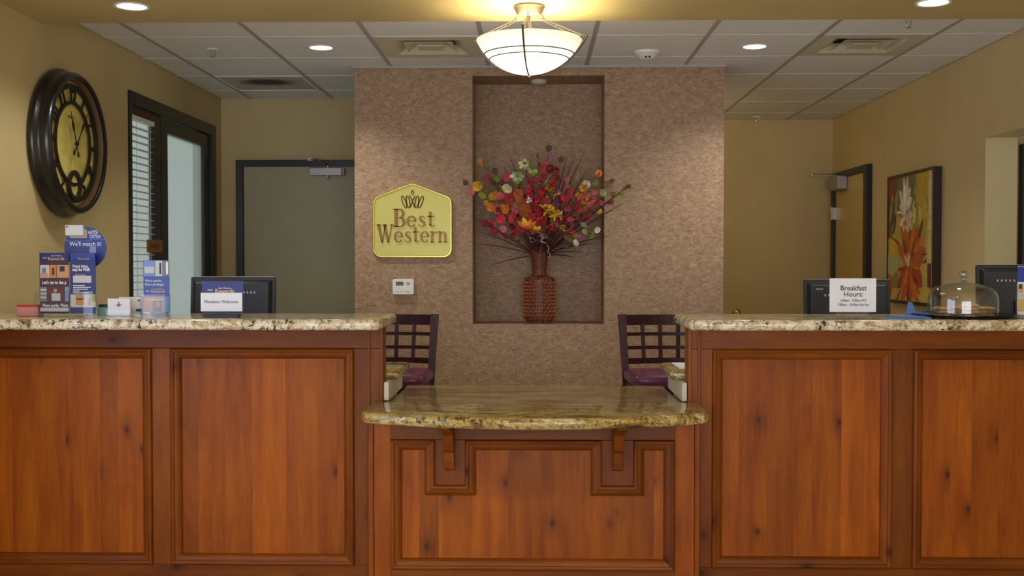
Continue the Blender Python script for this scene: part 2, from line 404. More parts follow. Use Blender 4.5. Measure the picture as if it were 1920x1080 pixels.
# ceiling with tiles and tees
ceil = struct('ceiling', B(LW - .16, RW + .18, 5.15, YBR + .15, 2.66, 2.78), M_ventdk)
TX = [-2.113 + .608 * k for k in range(8)]; TY = [5.275 + .61 * k for k in range(7)]
xs = [LW] + TX + [RW]; ys = [5.15] + TY + [YBR]
VENTS = [(-.897, 5.885), (1.535, 5.885), (-2.113, 7.105)]
for j in range(len(ys) - 1):
    for i in range(len(xs) - 1):
        x0, x1, y0, y1 = xs[i], xs[i + 1], ys[j], ys[j + 1]
        if any(abs(x0 - a) < .03 and abs(y0 - b) < .03 for a, b in VENTS): continue
        if YFW - .02 < y0 < 7.3 and x0 > FX0 - .02 and x1 < FX1 + .02: continue
        if y0 > 7.3 and x1 < -.5 and x0 > FX0 - .3: continue
        if y0 > 7.3 and x0 > FX0 - .02 and x1 < FX1 + .02: y0 = max(y0, YFB)
        if y0 > YBL and x1 < FX0: continue
        if y0 > YFW and x0 < FX0 < x1: x1 = FX0
        if YFW < y0 < 7.3 and x0 < FX1 < x1: x0 = FX1
        if y0 < YFW < y1 and x0 > FX0 and x1 < FX1: y1 = YFW
        if x1 < FX0 + .01 and y1 > YBL: y1 = YBL
        if x1 - x0 < .03 or y1 - y0 < .03: continue
        B(x0 + .004, x1 - .004, y0 + .004, y1 - .004, ZC, ZC + .02).build('ceiling_tile', M_tile, ceil, bevel=.006, seg=1)
for x in TX:
    e = YFW if FX0 < x < FX1 else (YBL if x < FX0 else YBR)
    B(x - .012, x + .012, 5.15, e, ZC - .002, ZC + .004).build('ceiling_tee', M_tee, ceil)
for y in TY:
    for a, b in ([(LW, RW)] if y < YFW else ([(LW, FX0)] if y < YBL else []) + [(FX1, RW)]):
        B(a, b, y - .005, y + .005, ZC - .0015, ZC + .004).build('ceiling_tee', M_tile, ceil)
# thin shadow moulding where the feature wall meets the ceiling
tag(MB().box(FX0 - .008, FX1 + .008, YFW - .008, YFW, 2.545, 2.562).box(FX0 - .008, FX0, YFW, YBL, 2.545, 2.562).box(FX1, FX1 + .008, YFW, YBR, 2.545, 2.562).build('trim_1', M_tee), kind='structure')

# ------------------------------------------------------------------ window_1: dark storefront frame in the left wall
XF0, XF1 = LW - .055, LW + .012
win = tag(B(XF0, XF1, WY0, WY1, WZ1 - .075, WZ1).build('window_1', M_black), kind='structure')
P = lambda n, mb, mt, **k: mb.build(n, mt, win, **k)
P('jamb', B(XF0, XF1, WY0, WY0 + .035, 0, WZ1 - .075), M_black)
P('jamb', B(XF0, XF1, WY1 - .10, WY1, 0, WZ1 - .075), M_black)
P('mullion', B(LW - .03, LW - .008, 6.655, 6.80, 0, WZ1 - .075), M_black)
P('sidelight_head', B(LW - .03, LW - .002, WY0 + .035, 6.655, 2.20, WZ1 - .075), M_chair)
P('sill', B(LW - .03, LW, WY0 + .035, 6.655, 0, .30), M_black)
P('glass_pane', B(LW - .030, LW - .026, WY0 + .035, 6.655, .30, 2.20), M_glass)
dr = P('door_leaf', MB().box(LW - .05, LW - .008, 6.81, 6.935, .005, 2.25).box(LW - .05, LW - .008, 7.70, 7.82, .005, 2.25).box(LW - .05, LW - .008, 6.935, 7.70, 2.165, 2.25).box(LW - .05, LW - .008, 6.935, 7.70, .005, .26), M_black)
B(LW - .031, LW - .027, 6.935, 7.70, .26, 2.165).build('door_glass', M_frost, dr)
bl = thing('window_blind', 'white horizontal slat blind hanging in dark framed sidelight window', 'blind', (LW - .006, 6.45, .32))
B(LW - .024, LW + .012, WY0 + .04, 6.64, 2.172, 2.198).build('head_rail', M_white, bl)
sl = None
for k in range(45):
    z = 2.135 - k * .0415
    if z < .33: break
    if sl is None:
        sl = MB().add([(LW - .024, WY0 + .042, z - .002), (LW - .006, WY0 + .042, z + .003), (LW + .012, WY0 + .042, z - .002), (LW - .024, 6.638, z - .002), (LW - .006, 6.638, z + .003), (LW + .012, 6.638, z - .002),
                      (LW - .024, WY0 + .042, z - .004), (LW - .006, WY0 + .042, z + .001), (LW + .012, WY0 + .042, z - .004), (LW - .024, 6.638, z - .004), (LW - .006, 6.638, z + .001), (LW + .012, 6.638, z - .004)],
                     [(0, 1, 4, 3), (1, 2, 5, 4), (6, 9, 10, 7), (7, 10, 11, 8), (0, 6, 7, 1), (1, 7, 8, 2), (3, 4, 10, 9), (4, 5, 11, 10), (0, 3, 9, 6), (2, 8, 11, 5)]).build('slat', M_slat, bl)
        z00 = z
    else:
        c = sl.copy(); COL.objects.link(c); c.location.z = sl.location.z + (z - z00)
for yy in (6.33, 6.52, 6.56):
    MB().tube([(LW + .0135, yy, .34), (LW + .0135, yy, 2.17)], .0016, 5).build('cord', M_slat, bl)
pq = thing('door_plaque', 'small brown plaque hanging in front of the window blind', 'plaque', (LW + .022, 6.6, 1.40))
B(LW + .018, LW + .026, 6.47, 6.735, 1.40, 1.477).build('plate', base('brown_plaque', lin((112, 70, 24)), 0.4), pq, bevel=.003)
text('lettering', 'NOTICE', .042, base('plaque_letter', lin((60, 34, 12)), .5), (LW + .0265, 6.515, 1.425), pq, (RAD(90), 0, RAD(90)))

# door_1 : left back wall, door_2 : right wall by the corner, door_3 : passage
d1 = tag(B(-2.17, -1.26, YBL - .02, YBL + .02, .01, 2.052).build('door_1', M_door, bevel=.002), kind='structure')
B(-2.222, -2.172, YBL - .05, YBL + .03, 0, 2.10).build('door_frame', M_black, d1)
B(-1.258, -1.208, YBL - .05, YBL + .03, 0, 2.10).build('door_frame', M_black, d1)
B(-2.172, -1.258, YBL - .05, YBL + .03, 2.052, 2.10).build('door_frame', M_black, d1)
MB().tube([(-1.33, YBL - .02, .93), (-1.33, YBL - .07, .93), (-1.45, YBL - .075, .93)], .011, 8).build('lever_handle', M_chrome, d1, smooth=True)
def closer(label, M, name='door_closer'):
    t = thing(name, label, 'door closer', M.translation)
    def b(n, mb, mt, **k): return mb.xform(M).build(n, mt, t, **k)
    b('body', MB().prism(rrect(-.12, .12, 0, .058, .006), 'y', -.062, 0), M_alu, bevel=.004)
    b('end_cap', B(.122, .136, -.058, 0, .002, .056), M_alu, bevel=.003)
    b('valve_screw', MB().lathe([(0, 0), (.004, 0), (.004, -.004), (0, -.004)], 8, (.129, -.058, .016), 'y').lathe([(0, 0), (.004, 0), (.004, -.004), (0, -.004)], 8, (.129, -.058, .04), 'y'), M_blackp)
    b('pinion', MB().lathe([(0, -.022), (.008, -.022), (.012, -.012), (.012, 0), (0, 0)], 10, (.012, -.03, 0)), M_chrome)
    b('spindle_cap', MB().lathe([(0, 0), (.011, 0), (.011, .016), (0, .016)], 10, (.012, -.03, .058)), M_chrome)
    b('arm', MB().sweep([(.012, -.03, .078), (-.02, -.12, .098), (-.03, -.16, .104)], (0, 0, 1), .016, .006).sweep([(-.03, -.16, .111), (-.12, -.02, .12)], (0, 0, 1), .014, .006), M_alu)
    b('shoe', B(-.14, -.10, -.03, .005, .112, .134), M_alu)
    return t
closer('silver door closer above the grey door left of feature wall', Matrix.Translation((-1.545, YBL - .022, 1.982)))
d2 = tag(B(RW - .02, RW + .02, 8.38, 9.22, .01, 2.035).build('door_2', M_doory, bevel=.002), kind='structure')
B(RW - .045, RW + .03, 9.222, 9.285, 0, 2.085).build('door_frame', M_black, d2)
B(RW - .045, RW + .03, 8.30, 8.378, 0, 2.085).build('door_frame', M_black, d2)
B(RW - .045, RW + .03, 8.378, 9.222, 2.037, 2.085).build('door_frame', M_black, d2)
MB().box(RW - .055, RW - .02, 9.20, 9.235, 1.70, 1.80).tube([(RW - .058, 9.218, 1.695), (RW - .058, 9.218, 1.805)], .008, 8).build('hinge', M_chrome, d2)
t = thing('door_closer', 'grey box door closer with long arm on yellow corner door', 'door closer', (RW - .03, 9.0, 1.94))
B(RW - .10, RW - .022, 8.88, 9.16, 1.935, 2.045).build('cover', M_alu, t, bevel=.006)
MB().sweep([(RW - .06, 9.03, 2.052), (RW - .24, 9.14, 2.064)], (0, 0, 1), .02, .008).sweep([(RW - .24, 9.14, 2.072), (RW - .04, 9.19, 2.08)], (0, 0, 1), .016, .006).build('arm', M_alu, t)
MB().lathe([(0, 0), (.012, 0), (.012, .03), (0, .03)], 10, (RW - .24, 9.14, 2.052)).build('pivot', M_alu, t)
kb = thing('brass_fixture', 'round brass knob fixture on back wall just above right counter', 'knob', (1.736, YBR, .905))
MB().lathe([(0, 0), (.04, 0), (.04, -.006), (.030, -.012), (0, -.012)], 24, (1.736, YBR, .905), 'y').build('rose', M_brass, kb, smooth=True)
MB().lathe([(0, -.01), (.011, -.012), (.011, -.03), (.024, -.038), (.030, -.052), (.026, -.066), (.012, -.074), (0, -.075)], 24, (1.736, YBR, .905), 'y').build('knob', M_brass, kb, smooth=True, angle=60)
d3 = tag(MB().box(3.02, 3.10, 6.70, 6.74, .01, 2.0).box(3.72, 3.80, 6.70, 6.74, .01, 2.0).box(3.10, 3.72, 6.70, 6.74, 1.92, 2.0).box(3.10, 3.72, 6.70, 6.74, .01, .2).build('door_3', M_black), kind='structure')
B(3.10, 3.72, 6.718, 6.724, .2, 1.92).build('door_glass', base('green_grey_glass', lin((120, 124, 92)), .1), d3)
B(2.965, 3.018, 6.69, 6.75, 0, 2.06).build('door_frame', M_black, d3); B(3.802, 3.85, 6.69, 6.75, 0, 2.06).build('door_frame', M_black, d3); B(3.018, 3.802, 6.69, 6.75, 2.005, 2.06).build('door_frame', M_black, d3)
# assumed lobby windows, out of view behind and beside the camera
w2 = tag(B(-2.05, 2.25, YREAR - .12, YREAR - .02, 2.36, 2.42).build('assumed_rear_window', M_black), kind='structure')
for x in (-2.05, -.62, .77, 2.19): B(x, x + .06, YREAR - .12, YREAR - .02, .2, 2.36).build('mullion', M_black, w2)
w3 = tag(B(LW - .12, LW - .02, .55, 3.25, 2.24, 2.30).build('assumed_side_window', M_black), kind='structure')
for y in (.55, 1.87, 3.19): B(LW - .12, LW - .02, y, y + .06, .3, 2.24).build('mullion', M_black, w3)
for n, mb in (('baseboard_left', B(LW, LW + .014, 5.1, WY0, 0, .1)), ('baseboard_back', B(FX0, FX1, YFW - .014, YFW, 0, .1)), ('baseboard_right', B(RW - .014, RW, OY1, 8.29, 0, .1))):
    struct(n, mb, M_chair)

# ================================================================== RECEPTION COUNTERS
YF = 4.525
def molding(poly, y, prof, name, mat, parent):
    """mitred moulding along a closed outline in the XZ plane; prof = (inset, proud)"""
    n = len(poly); rings = []
    A = sum(poly[i][0] * poly[(i + 1) % n][1] - poly[(i + 1) % n][0] * poly[i][1] for i in range(n)); sg = 1 if A > 0 else -1
    for ins, h in prof:
        ring = []
        for i in range(n):
            p0, p1, p2 = (Vector(poly[(i - 1) % n]), Vector(poly[i]), Vector(poly[(i + 1) % n]))
            a = (p1 - p0).normalized(); b = (p2 - p1).normalized()
            na = Vector((-a.y, a.x)) * sg; nb = Vector((-b.y, b.x)) * sg
            mm = (na + nb) / (1 + na.dot(nb))
            q = p1 + mm * ins; ring.append((q.x, y - h, q.y))
        rings.append(ring)
    # one mesh per straight length of moulding
    out = []
    for i in range(n):
        mb = MB(); j = (i + 1) % n; vs = []; k = len(rings)
        for r in rings: vs += [r[i], r[j]]
        vs += [(rings[-1][i][0], y + .016, rings[-1][i][2]), (rings[-1][j][0], y + .016, rings[-1][j][2]), (rings[0][i][0], y + .016, rings[0][i][2]), (rings[0][j][0], y + .016, rings[0][j][2])]
        K = len(vs) // 2
        fs = [(2 * q, 2 * q + 1, 2 * ((q + 1) % K) + 1, 2 * ((q + 1) % K)) for q in range(K)]
        fs += [tuple(2 * q for q in range(K)), tuple(2 * q + 1 for q in range(K))[::-1]]
        mb.add(vs, fs)
        hor = abs(poly[i][1] - poly[j][1]) < abs(poly[i][0] - poly[j][0])
        out.append(mb.build(name, M_woodh if hor else M_wooddk, parent))
    return out
PROF = [(0, -.002), (0, .010), (.004, .015), (.010, .017), (.016, .014), (.018, .008), (.026, .007), (.034, .003), (.041, -.004), (.044, -.012)]
def boards(x0, x1, z0, z1, y, parent, step=.1, clip=None):
    x = x0
    while x < x1 - 1e-4:
        wd = random.uniform(.7, 1.45) * step; e = min(x + wd, x1)
        if x1 - e < .04: e = x1
        B(x + .00005, e - .00005, y + random.uniform(0, .0006), y + .012, z0, z1).build('board', M_woodv, parent); x = e
def tall_counter(x0, x1, panels, label, post):
    t = thing('reception_counter', label, 'counter', ((x0 + x1) / 2, YF, 0))
    B(x0, x1, YF + .03, YF + .10, 0, 1.076).build('carcass', M_cream, t)
    B(x0, x1, YF, YF + .03, .981, 1.076).build('top_rail', M_woodh, t, bevel=.0015)
    B(x0, x1, YF, YF + .03, 0, .068).build('bottom_rail', M_woodh, t, bevel=.0015)
    edges = [x0] + [v for p in panels for v in p] + [x1]
    for a, b in zip(edges[0::2], edges[1::2]):
        if b - a > .004: B(a, b, YF, YF + .03, .069, .980).build('stile', M_wooddk, t, bevel=.0015)
    for a, b in panels:
        boards(a + .03, b - .03, .09, .96, YF + .014, t)
        molding([(a, .069), (b, .069), (b, .980), (a, .980)], YF, PROF, 'moulding', M_wooddk, t)
    e = post
    B(e, e + .013, YF - .006, YF + .10, 0, 1.0755).build('end_trim', M_wooddk, t, bevel=.002)
    s = 1 if e < 0 else -1
    B(min(e - s * .052, e - s * .04), max(e - s * .052, e - s * .04), YF - .006, YF, 0, 1.076).build('edge_bead', M_wooddk, t, bevel=.002)
    return t
tall_counter(LW + .002, -.648, [(-2.335, -1.608), (-1.529, -.757)], 'tall paneled wooden reception counter below the clock wall', -.648)
tall_counter(.648, RW - .002, [(.737, 1.478), (1.565, 2.34)], 'tall paneled wooden reception counter below the breakfast hours sign', .636)

def slab(name, poly, z0, z1, mat, label, cat, bev, group=None):
    o = MB().prism(poly, 'z', z0, z1).build(name, mat, bevel=bev, seg=5)
    return tag(o, label, cat, group)
slab('countertop', rrect(LW + .002, -.598, 4.20, 4.72, .03, 5, (1, 1, 0, 0)), 1.076, 1.118, M_gran, 'speckled granite top of the tall counter below the clock', 'countertop', .017)
slab('countertop', rrect(.598, RW - .002, 4.20, 4.72, .03, 5, (0, 0, 1, 1)), 1.076, 1.118, M_gran, 'speckled granite top of the tall counter holding the cookie dome', 'countertop', .017)
# low counter between the two
low = thing('low_counter', 'low wooden paneled counter section between the two tall counters', 'counter', (0, 4.475, 0))
YL = 4.478
B(-.69, .68, YL + .03, YF - .008, 0, .715).build('carcass', M_wooddk, low)
B(-.60, .60, YF + .01, 5.06, .66, .715).build('support', M_cream, low)
for a, b in ((-.690, -.668), (.658, .680)): B(a, b, YL - .006, YL + .03, 0, .715).build('corner_bead', M_woodv, low, bevel=.004)
B(-.667, -.597, YL, YL + .03, 0, .715).build('stile', M_woodv, low, bevel=.0015)
B(.577, .657, YL, YL + .03, 0, .715).build('stile', M_woodv, low, bevel=.0015)
B(-.597, .577, YL, YL + .03, .607, .715).build('top_rail', M_woodh, low, bevel=.0015)
B(-.597, .577, YL, YL + .03, 0, .066).build('bottom_rail', M_woodh, low, bevel=.0015)
N1, N2, N3, N4, NZ = -.414, -.288, .275, .407, .418
for a, b in ((N1, N2), (N3, N4)): B(a, b, YL, YL + .03, NZ + .0, .606).build('notch_block', M_wooddk, low, bevel=.0015)
boards(-.57, .55, .085, .595, YL + .014, low, .11)
molding([(-.596, .067), (.576, .067), (.576, .606), (N4, .606), (N4, NZ), (N3, NZ), (N3, .606), (N2, .606), (N2, NZ), (N1, NZ), (N1, .606), (-.596, .606)], YL, PROF, 'moulding', M_wooddk, low)
for xc in (-.352, .340):
    prof = [(YL, .715), (YL - .27, .715), (YL - .27, .69), (YL - .24, .68), (YL - .15, .665), (YL - .10, .64), (YL - .085, .60), (YL - .07, .575), (YL - .045, .56), (YL - .04, .52), (YL - .03, .49), (YL - .012, .482), (YL, .482)]
    MB().prism(prof, 'x', xc - .021, xc + .021).build('corbel', M_wooddk, low, bevel=.003)
pts = [(-.61, 5.115), (-.61, 4.517), (-.645, 4.515), (-.672, 4.50), (-.680, 4.47)]
pts += [(-.680, 4.23), (-.672, 4.20)]
for k in range(21):
    u = -1 + 2 * k / 20; pts.append((.660 * u, 4.006 + .165 * abs(u) ** 2.0))
pts += [(.672, 4.20), (.680, 4.23), (.680, 4.47), (.672, 4.50), (.645, 4.515), (.61, 4.517), (.61, 5.115)]
slab('countertop', pts, .718, .762, M_granl, 'curved low granite top with golden streaks between the tall counters', 'countertop', .018)
# staff desks behind the tall counters
for sx, nm in ((-1, 'cream staff desk cabinet behind the clock side counter'), (1, 'cream staff desk cabinet behind the breakfast sign counter')):
    xa, xb = sorted((sx * .632, (LW if sx < 0 else RW) - sx * .003))
    t = thing('staff_desk', nm, 'desk', ((xa + xb) / 2, 4.8, 0))
    B(sx * .622 - .010, sx * .622 + .010, YF + .004, 5.0, .7635, .838).build('side_panel', M_cream, t)
    B(xa, xb, 4.63, 4.97, 0, .838).build('body', M_cream, t)
    e0, e1 = sorted((sx * .578, (LW if sx < 0 else RW) - sx * .003))
    slab('desk_top', rrect(e0, e1, YF + .105, 5.03, .03, 5, (0, 1, 0, 0) if sx < 0 else (0, 0, 1, 0)), .840, .880, M_granl,
         'granite staff desktop behind the ' + ('clock side counter' if sx < 0 else 'breakfast sign counter'), 'desktop', .016)
B(.625, .73, 4.70, 4.98, .8805, .8825).build('paper_sheet', M_paper)
tag(bpy.data.objects['paper_sheet'], 'white sheet of paper on the granite desktop by the right chair', 'paper')

# ================================================================== STOOLS
def stool(label, loc, rz):
    t = thing('counter_stool', label, 'stool', loc, rz, 'counter stools behind the desk')
    k = dict(local=True)
    MB().prism(rrect(-.215, .215, -.21, .20, .07), 'z', .715, .78).build('seat_cushion', M_vinyl, t, bevel=.028, seg=4, **k)
    MB().prism(rrect(-.20, .20, -.195, .19, .06), 'z', .66, .714).build('seat_frame', M_chair, t, bevel=.004, **k)
    for x in (-.175, .175):
        MB().sweep([(x, -.165, .66), (x * 1.14, -.20, 0)], (0, 1, 0), .036, .036).build('leg', M_chair, t, **k)
        MB().sweep([(x, .175, .66), (x * 1.14, .21, 0)], (0, 1, 0), .036, .036).build('leg', M_chair, t, **k)
        MB().sweep([(x * 1.10, .185, .66), (x * 1.12, .195, .76), (x * 1.20, .235, 1.062)], (0, 1, 0), [.036, .036, .042], .024).build('back_stile', M_chair, t, **k)
    def rail(n, z, hw, h, th=.018):
        f = (z - .76) / .3; y = .195 + .04 * f; x = .18 + .018 * f
        MB().sweep([(x * q, y + .032 * (1 - q * q), z) for q in [-1 + i / 6 for i in range(13)]], (0, 0, 1), th, h).build(n, M_chair, t, **k)
    rail('top_rail', 1.032, 0, .056, .022); rail('cross_rail', .957, 0, .018); rail('cross_rail', .885, 0, .018); rail('lower_rail', .815, 0, .03)
    for q in (-.5, 0, .5):
        MB().sweep([((.18 + .018 * f) * q, .195 + .04 * f + .032 * (1 - q * q), .76 + .3 * f) for f in (.14, .55, .92)], (0, 1, 0), .02, .016).build('spindle', M_chair, t, **k)
    for a, b in (((-.187, -.185, .25), (.187, -.185, .25)), ((-.19, .197, .34), (.19, .197, .34)), ((-.188, -.186, .34), (-.188, .197, .34)), ((.188, -.186, .34), (.188, .197, .34))):
        MB().sweep([a, b], (0, 0, 1), .022, .03).build('stretcher', M_chair, t, **k)
    return t
stool('dark wooden stool with burgundy seat behind the left of the low counter', (-.755, 5.60, 0), RAD(-2))
stool('dark wooden stool with burgundy seat behind the right of the low counter', (.690, 5.60, 0), RAD(4))

# ================================================================== PENDANT LAMP
LX, LY = -.026, 4.85
M_nick = base('warm_nickel', lin((128, 112, 98)), .38, .8)
pl = thing('pendant_lamp', 'bowl pendant lamp of lit frosted glass in a metal cage', 'lamp', (LX, LY, ZS))
C0 = (LX, LY, 0)
MB().lathe([(0, 2.475), (.068, 2.475), (.071, 2.468), (.066, 2.462), (.060, 2.448), (.050, 2.436), (.030, 2.432), (0, 2.432)], 32, C0).build('canopy', M_nick, pl, smooth=True)
MB().tube([(LX, LY, 2.432), (LX, LY, 2.20)], .006, 8).build('centre_rod', M_nick, pl, smooth=True)
Rc, zb = .2605, 2.1745
prof = [(Rc * sin(a), zb + Rc * (1 - cos(a))) for a in [i / 16 * math.asin(.235 / Rc) for i in range(17)]]
prof_in = [(max(r - .005, 0), z + .005) for r, z in reversed(prof)]
MB().lathe(prof + prof_in, 48, C0).build('glass_bowl', M_lamp, pl, smooth=True)
M_cage = base('dark_nickel', lin((96, 90, 82)), .35, .9)
for rr, zz in ((.193, 2.2615), (.171, 2.2395)):
    MB().tube([(LX + (rr + .006) * cos(a), LY + (rr + .006) * sin(a), zz) for a in [2 * pi * i / 40 for i in range(41)]], .0028, 6).build('hoop', M_cage, pl, smooth=True)
for a in (RAD(-96), RAD(-6), RAD(84), RAD(174)):
    pth = [(LX + (Rc + .006) * sin(q) * cos(a), LY + (Rc + .006) * sin(q) * sin(a), zb - .006 + (Rc + .004) * (1 - cos(q))) for q in [i / 10 * .98 for i in range(11)]]
    pth += [(LX + .240 * cos(a), LY + .240 * sin(a), 2.308), (LX + .258 * cos(a), LY + .258 * sin(a), 2.342)]
    MB().tube(pth, .0044, 8).build('cage_rib', M_cage, pl, smooth=True)
    MB().tube([(LX + .254 * cos(a), LY + .254 * sin(a), 2.334), (LX + .062 * cos(a), LY + .062 * sin(a), 2.418)], .0024, 6).build('hanger_wire', M_cage, pl)
    MB().tube([(LX + .246 * cos(a + .03), LY + .246 * sin(a + .03), 2.324), (LX + .055 * cos(a), LY + .055 * sin(a), 2.412)], .0018, 6).build('hanger_wire', M_cage, pl)
    MB().tube([(LX + .055 * cos(a), LY + .055 * sin(a), 2.436), (LX + .063 * cos(a), LY + .063 * sin(a), 2.424), (LX + .056 * cos(a), LY + .056 * sin(a), 2.413), (LX + .04 * cos(a), LY + .04 * sin(a), 2.416)], .003, 6).build('hook', M_nick, pl, smooth=True)
MB().ball((LX, LY, 2.166), (.008, .008, .009)).build('finial', M_chrome, pl, smooth=True)
lb = light('pendant_bulb_light', 'POINT', (LX, LY, 2.30), 8.5, (1.0, 0.90, 0.70), .06); adopt(lb, pl)

# ================================================================== DOWNLIGHTS, VENTS, CEILING FITTINGS
def downlight(label, x, y, z, energy, r=.066, spot=130):
    t = thing('recessed_downlight', label, 'downlight', (x, y, z), 0, 'recessed ceiling downlights')
    MB().lathe([(r, 0), (r + .012, 0), (r + .012, -.004), (r, -.004), (r - .004, .0)], 28, (x, y, z), closed=True).build('trim_ring', M_white, t, smooth=True)
    MB().lathe([(0, -.001), (r, -.001), (r, .002), (0, .002)], 28, (x, y, z)).build('lens', M_bulb, t)
    l = light('downlight_beam', 'SPOT', (x, y, z - .02), energy, (1.0, 0.97, 0.92), .05, (0, 0, 0), spot=spot, blend=.9); adopt(l, t)
def assumed_hall_lamp(label, x, y, energy):
    t = thing('assumed_dome_lamp', label, 'ceiling lamp', (x, y, ZC))
    MB().lathe([(0, 0), (.13, 0), (.13, -.02), (.12, -.022), (0, -.022)], 28, (x, y, ZC)).build('base', M_chrome, t, smooth=True)
    MB().lathe([(.12, -.022), (.115, -.05), (.09, -.075), (.05, -.09), (0, -.095)], 28, (x, y, ZC)).build('glass_shade', M_lampw, t, smooth=True)
    l = light('assumed_hall_light', 'POINT', (x, y, ZC - .16), energy, (1.0, .76, .38), .1); adopt(l, t)
M_lampw = base('assumed_lamp_glass', lin((245, 235, 205)), .4, emit=(1.0, .8, .5), estr=1.5)
assumed_hall_lamp('assumed warm dome lamp in the assumed hallway behind the feature wall', .62, 8.45, 15)  # unseen lamp and hallway, assumed and added to warm the rear right corner
downlight('round downlight in tan soffit above the clock', -1.788, 4.816, ZS, 30)
downlight('round downlight in tan soffit at the upper right', 1.7405, 4.8215, ZS, 30)
downlight('round downlight in tiled ceiling left of the pendant', -1.2146, 6.184, ZC, 54)
downlight('round downlight in tiled ceiling right of the pendant', 1.2405, 6.205, ZC, 54)

def diffuser(label, x0, y0, dirty):
    s = .608; t = thing('ceiling_vent', label, 'vent', (x0 + s / 2, y0 + s / 2, ZC), 0, None)
    def fr(a, b, z0, z1):
        m = MB(); x1, y1 = x0 + s, y0 + s
        m.box(x0 + a, x1 - a, y0 + a, y0 + b, z0, z1); m.box(x0 + a, x1 - a, y1 - b, y1 - a, z0, z1)
        m.box(x0 + a, x0 + b, y0 + b, y1 - b, z0, z1); m.box(x1 - b, x1 - a, y0 + b, y1 - b, z0, z1); return m
    if dirty: 
        B(x0 + .013, x0 + s - .013, y0 + .006, y0 + s - .006, ZC - .001, ZC + .004).build('face_plate', dirty, t)
        fr(.013, .03, ZC - .005, ZC - .001).build('frame', M_tile, t)
        return t
    fr(.014, .10, ZC - .003, ZC + .003).build('frame', M_vent, t)
    B(x0 + .10, x0 + s - .10, y0 + .10, y0 + s - .10, ZC + .05, ZC + .055).build('recess', M_ventdk, t)
    for a in (.10, .165):                                   # sloping louvre rings
        m = MB(); x1, y1 = x0 + s, y0 + s; q = a + .07; zh, zl = ZC - .003, ZC + .038
        o4 = [(x0 + a, y0 + a), (x1 - a, y0 + a), (x1 - a, y1 - a), (x0 + a, y1 - a)]; i4 = [(x0 + q, y0 + q), (x1 - q, y0 + q), (x1 - q, y1 - q), (x0 + q, y1 - q)]
        vs = [(*p, zh) for p in o4] + [(*p, zl) for p in i4] + [(*p, zh + .002) for p in o4] + [(*p, zl + .002) for p in i4]
        fs = []
        for k in range(4):
            j = (k + 1) % 4; fs += [(k, j, 4 + j, 4 + k), (8 + k, 12 + k, 12 + j, 8 + j), (4 + k, 4 + j, 12 + j, 12 + k), (k, 8 + k, 8 + j, j)]
        m.add(vs, fs).build('louvre', M_vent, t)
    B(x0 + .235, x0 + s - .235, y0 + .235, y0 + s - .235, ZC - .006, ZC - .002).build('centre_plate', M_vent, t)
    return t
for k_, x_ in enumerate((-1.8, -.6, .6, 1.8)): downlight(('first', 'second', 'third', 'last')[k_] + ' assumed downlight from the left in the lobby soffit row', x_, 1.75, ZS, 48, spot=155)  # unseen lobby lamps, assumed; they cast the shadow under the counter overhang
diffuser('square metal air diffuser beside the pendant lamp', -.897, 5.885, None)
diffuser('square metal air diffuser near the right wall', 1.535, 5.885, None)
M_dirty = base('sooty_return_grille', lin((190, 186, 180)), .7)
_t = NT(M_dirty); _tc = _t.new('ShaderNodeTexCoord'); _mp = _t.new('ShaderNodeMapping'); _mp.inputs['Location'].default_value = (1.81, -7.36, 0); _mp.inputs['Scale'].default_value = (1, 1, 1)
_t.link(_tc.outputs['Object'], _mp.inputs[0]); _mp2 = _t.new('ShaderNodeVectorMath', operation='MULTIPLY'); _mp2.inputs[1].default_value = (4.6, 6.2, 0); _t.link(_mp.outputs[0], _mp2.inputs[0])
_len = _t.new('ShaderNodeVectorMath', operation='LENGTH'); _t.link(_mp2.outputs[0], _len.inputs[0])
_nz = _t.noise(_t.coords((1, 1, 1)), 14, 6, 0.7); _ma = _t.new('ShaderNodeMath', operation='SUBTRACT'); _t.link(_len.outputs[1], _ma.inputs[0]); _t.link(_nz, _ma.inputs[1])
_t.color(_t.mix(_t.ramp(_ma.outputs[0], [(0.0, G(1.0)), (0.55, G(0.0))]), lin((186, 182, 176)), lin((58, 52, 48))))
diffuser('soot stained square return grille in the left rear ceiling', -2.113, 7.105, M_dirty)
def sprinkler(label, x, y, z):
    t = thing('sprinkler_head', label, 'sprinkler', (x, y, z))
    MB().lathe([(0, 0), (.035, 0), (.033, -.006), (.012, -.01), (0, -.01)], 20, (x, y, z)).build('escutcheon', M_white, t, smooth=True)
    MB().tube([(x - .01, y, z - .008), (x - .013, y, z - .03), (x - .002, y, z - .042)], .003, 6).tube([(x + .01, y, z - .008), (x + .013, y, z - .03), (x + .002, y, z - .042)], .003, 6).build('frame_arms', M_chrome, t)
    MB().lathe([(0, -.041), (.014, -.041), (.014, -.044), (0, -.044)], 12, (x, y, z)).build('deflector', M_chrome, t)
sprinkler('small sprinkler head in ceiling above the dark framed window', -1.843, 6.217, ZC)
sprinkler('small sprinkler head in ceiling in front of the right vent', 1.87, 5.52, ZC)
sprinkler('small sprinkler head in the far right rear ceiling', 1.86, 9.18, ZC)
t = thing('smoke_detector', 'round white smoke detector on ceiling right of the pendant', 'smoke detector', (.648, 6.348, ZC))
MB().lathe([(0, 0), (.078, 0), (.076, -.012), (.06, -.02), (.045, -.038), (.03, -.044), (0, -.045)], 32, (.648, 6.348, ZC)).build('housing', M_white, t, smooth=True)
MB().box(.632, .644, 6.298, 6.306, ZC - .042, ZC - .033).box(.652, .664, 6.298, 6.306, ZC - .042, ZC - .033).build('sensor_slot', M_blackp2, t)
t = thing('niche_light', 'small round puck fitting under the top of the niche', 'light fitting', (.024, 6.95, NZ1))
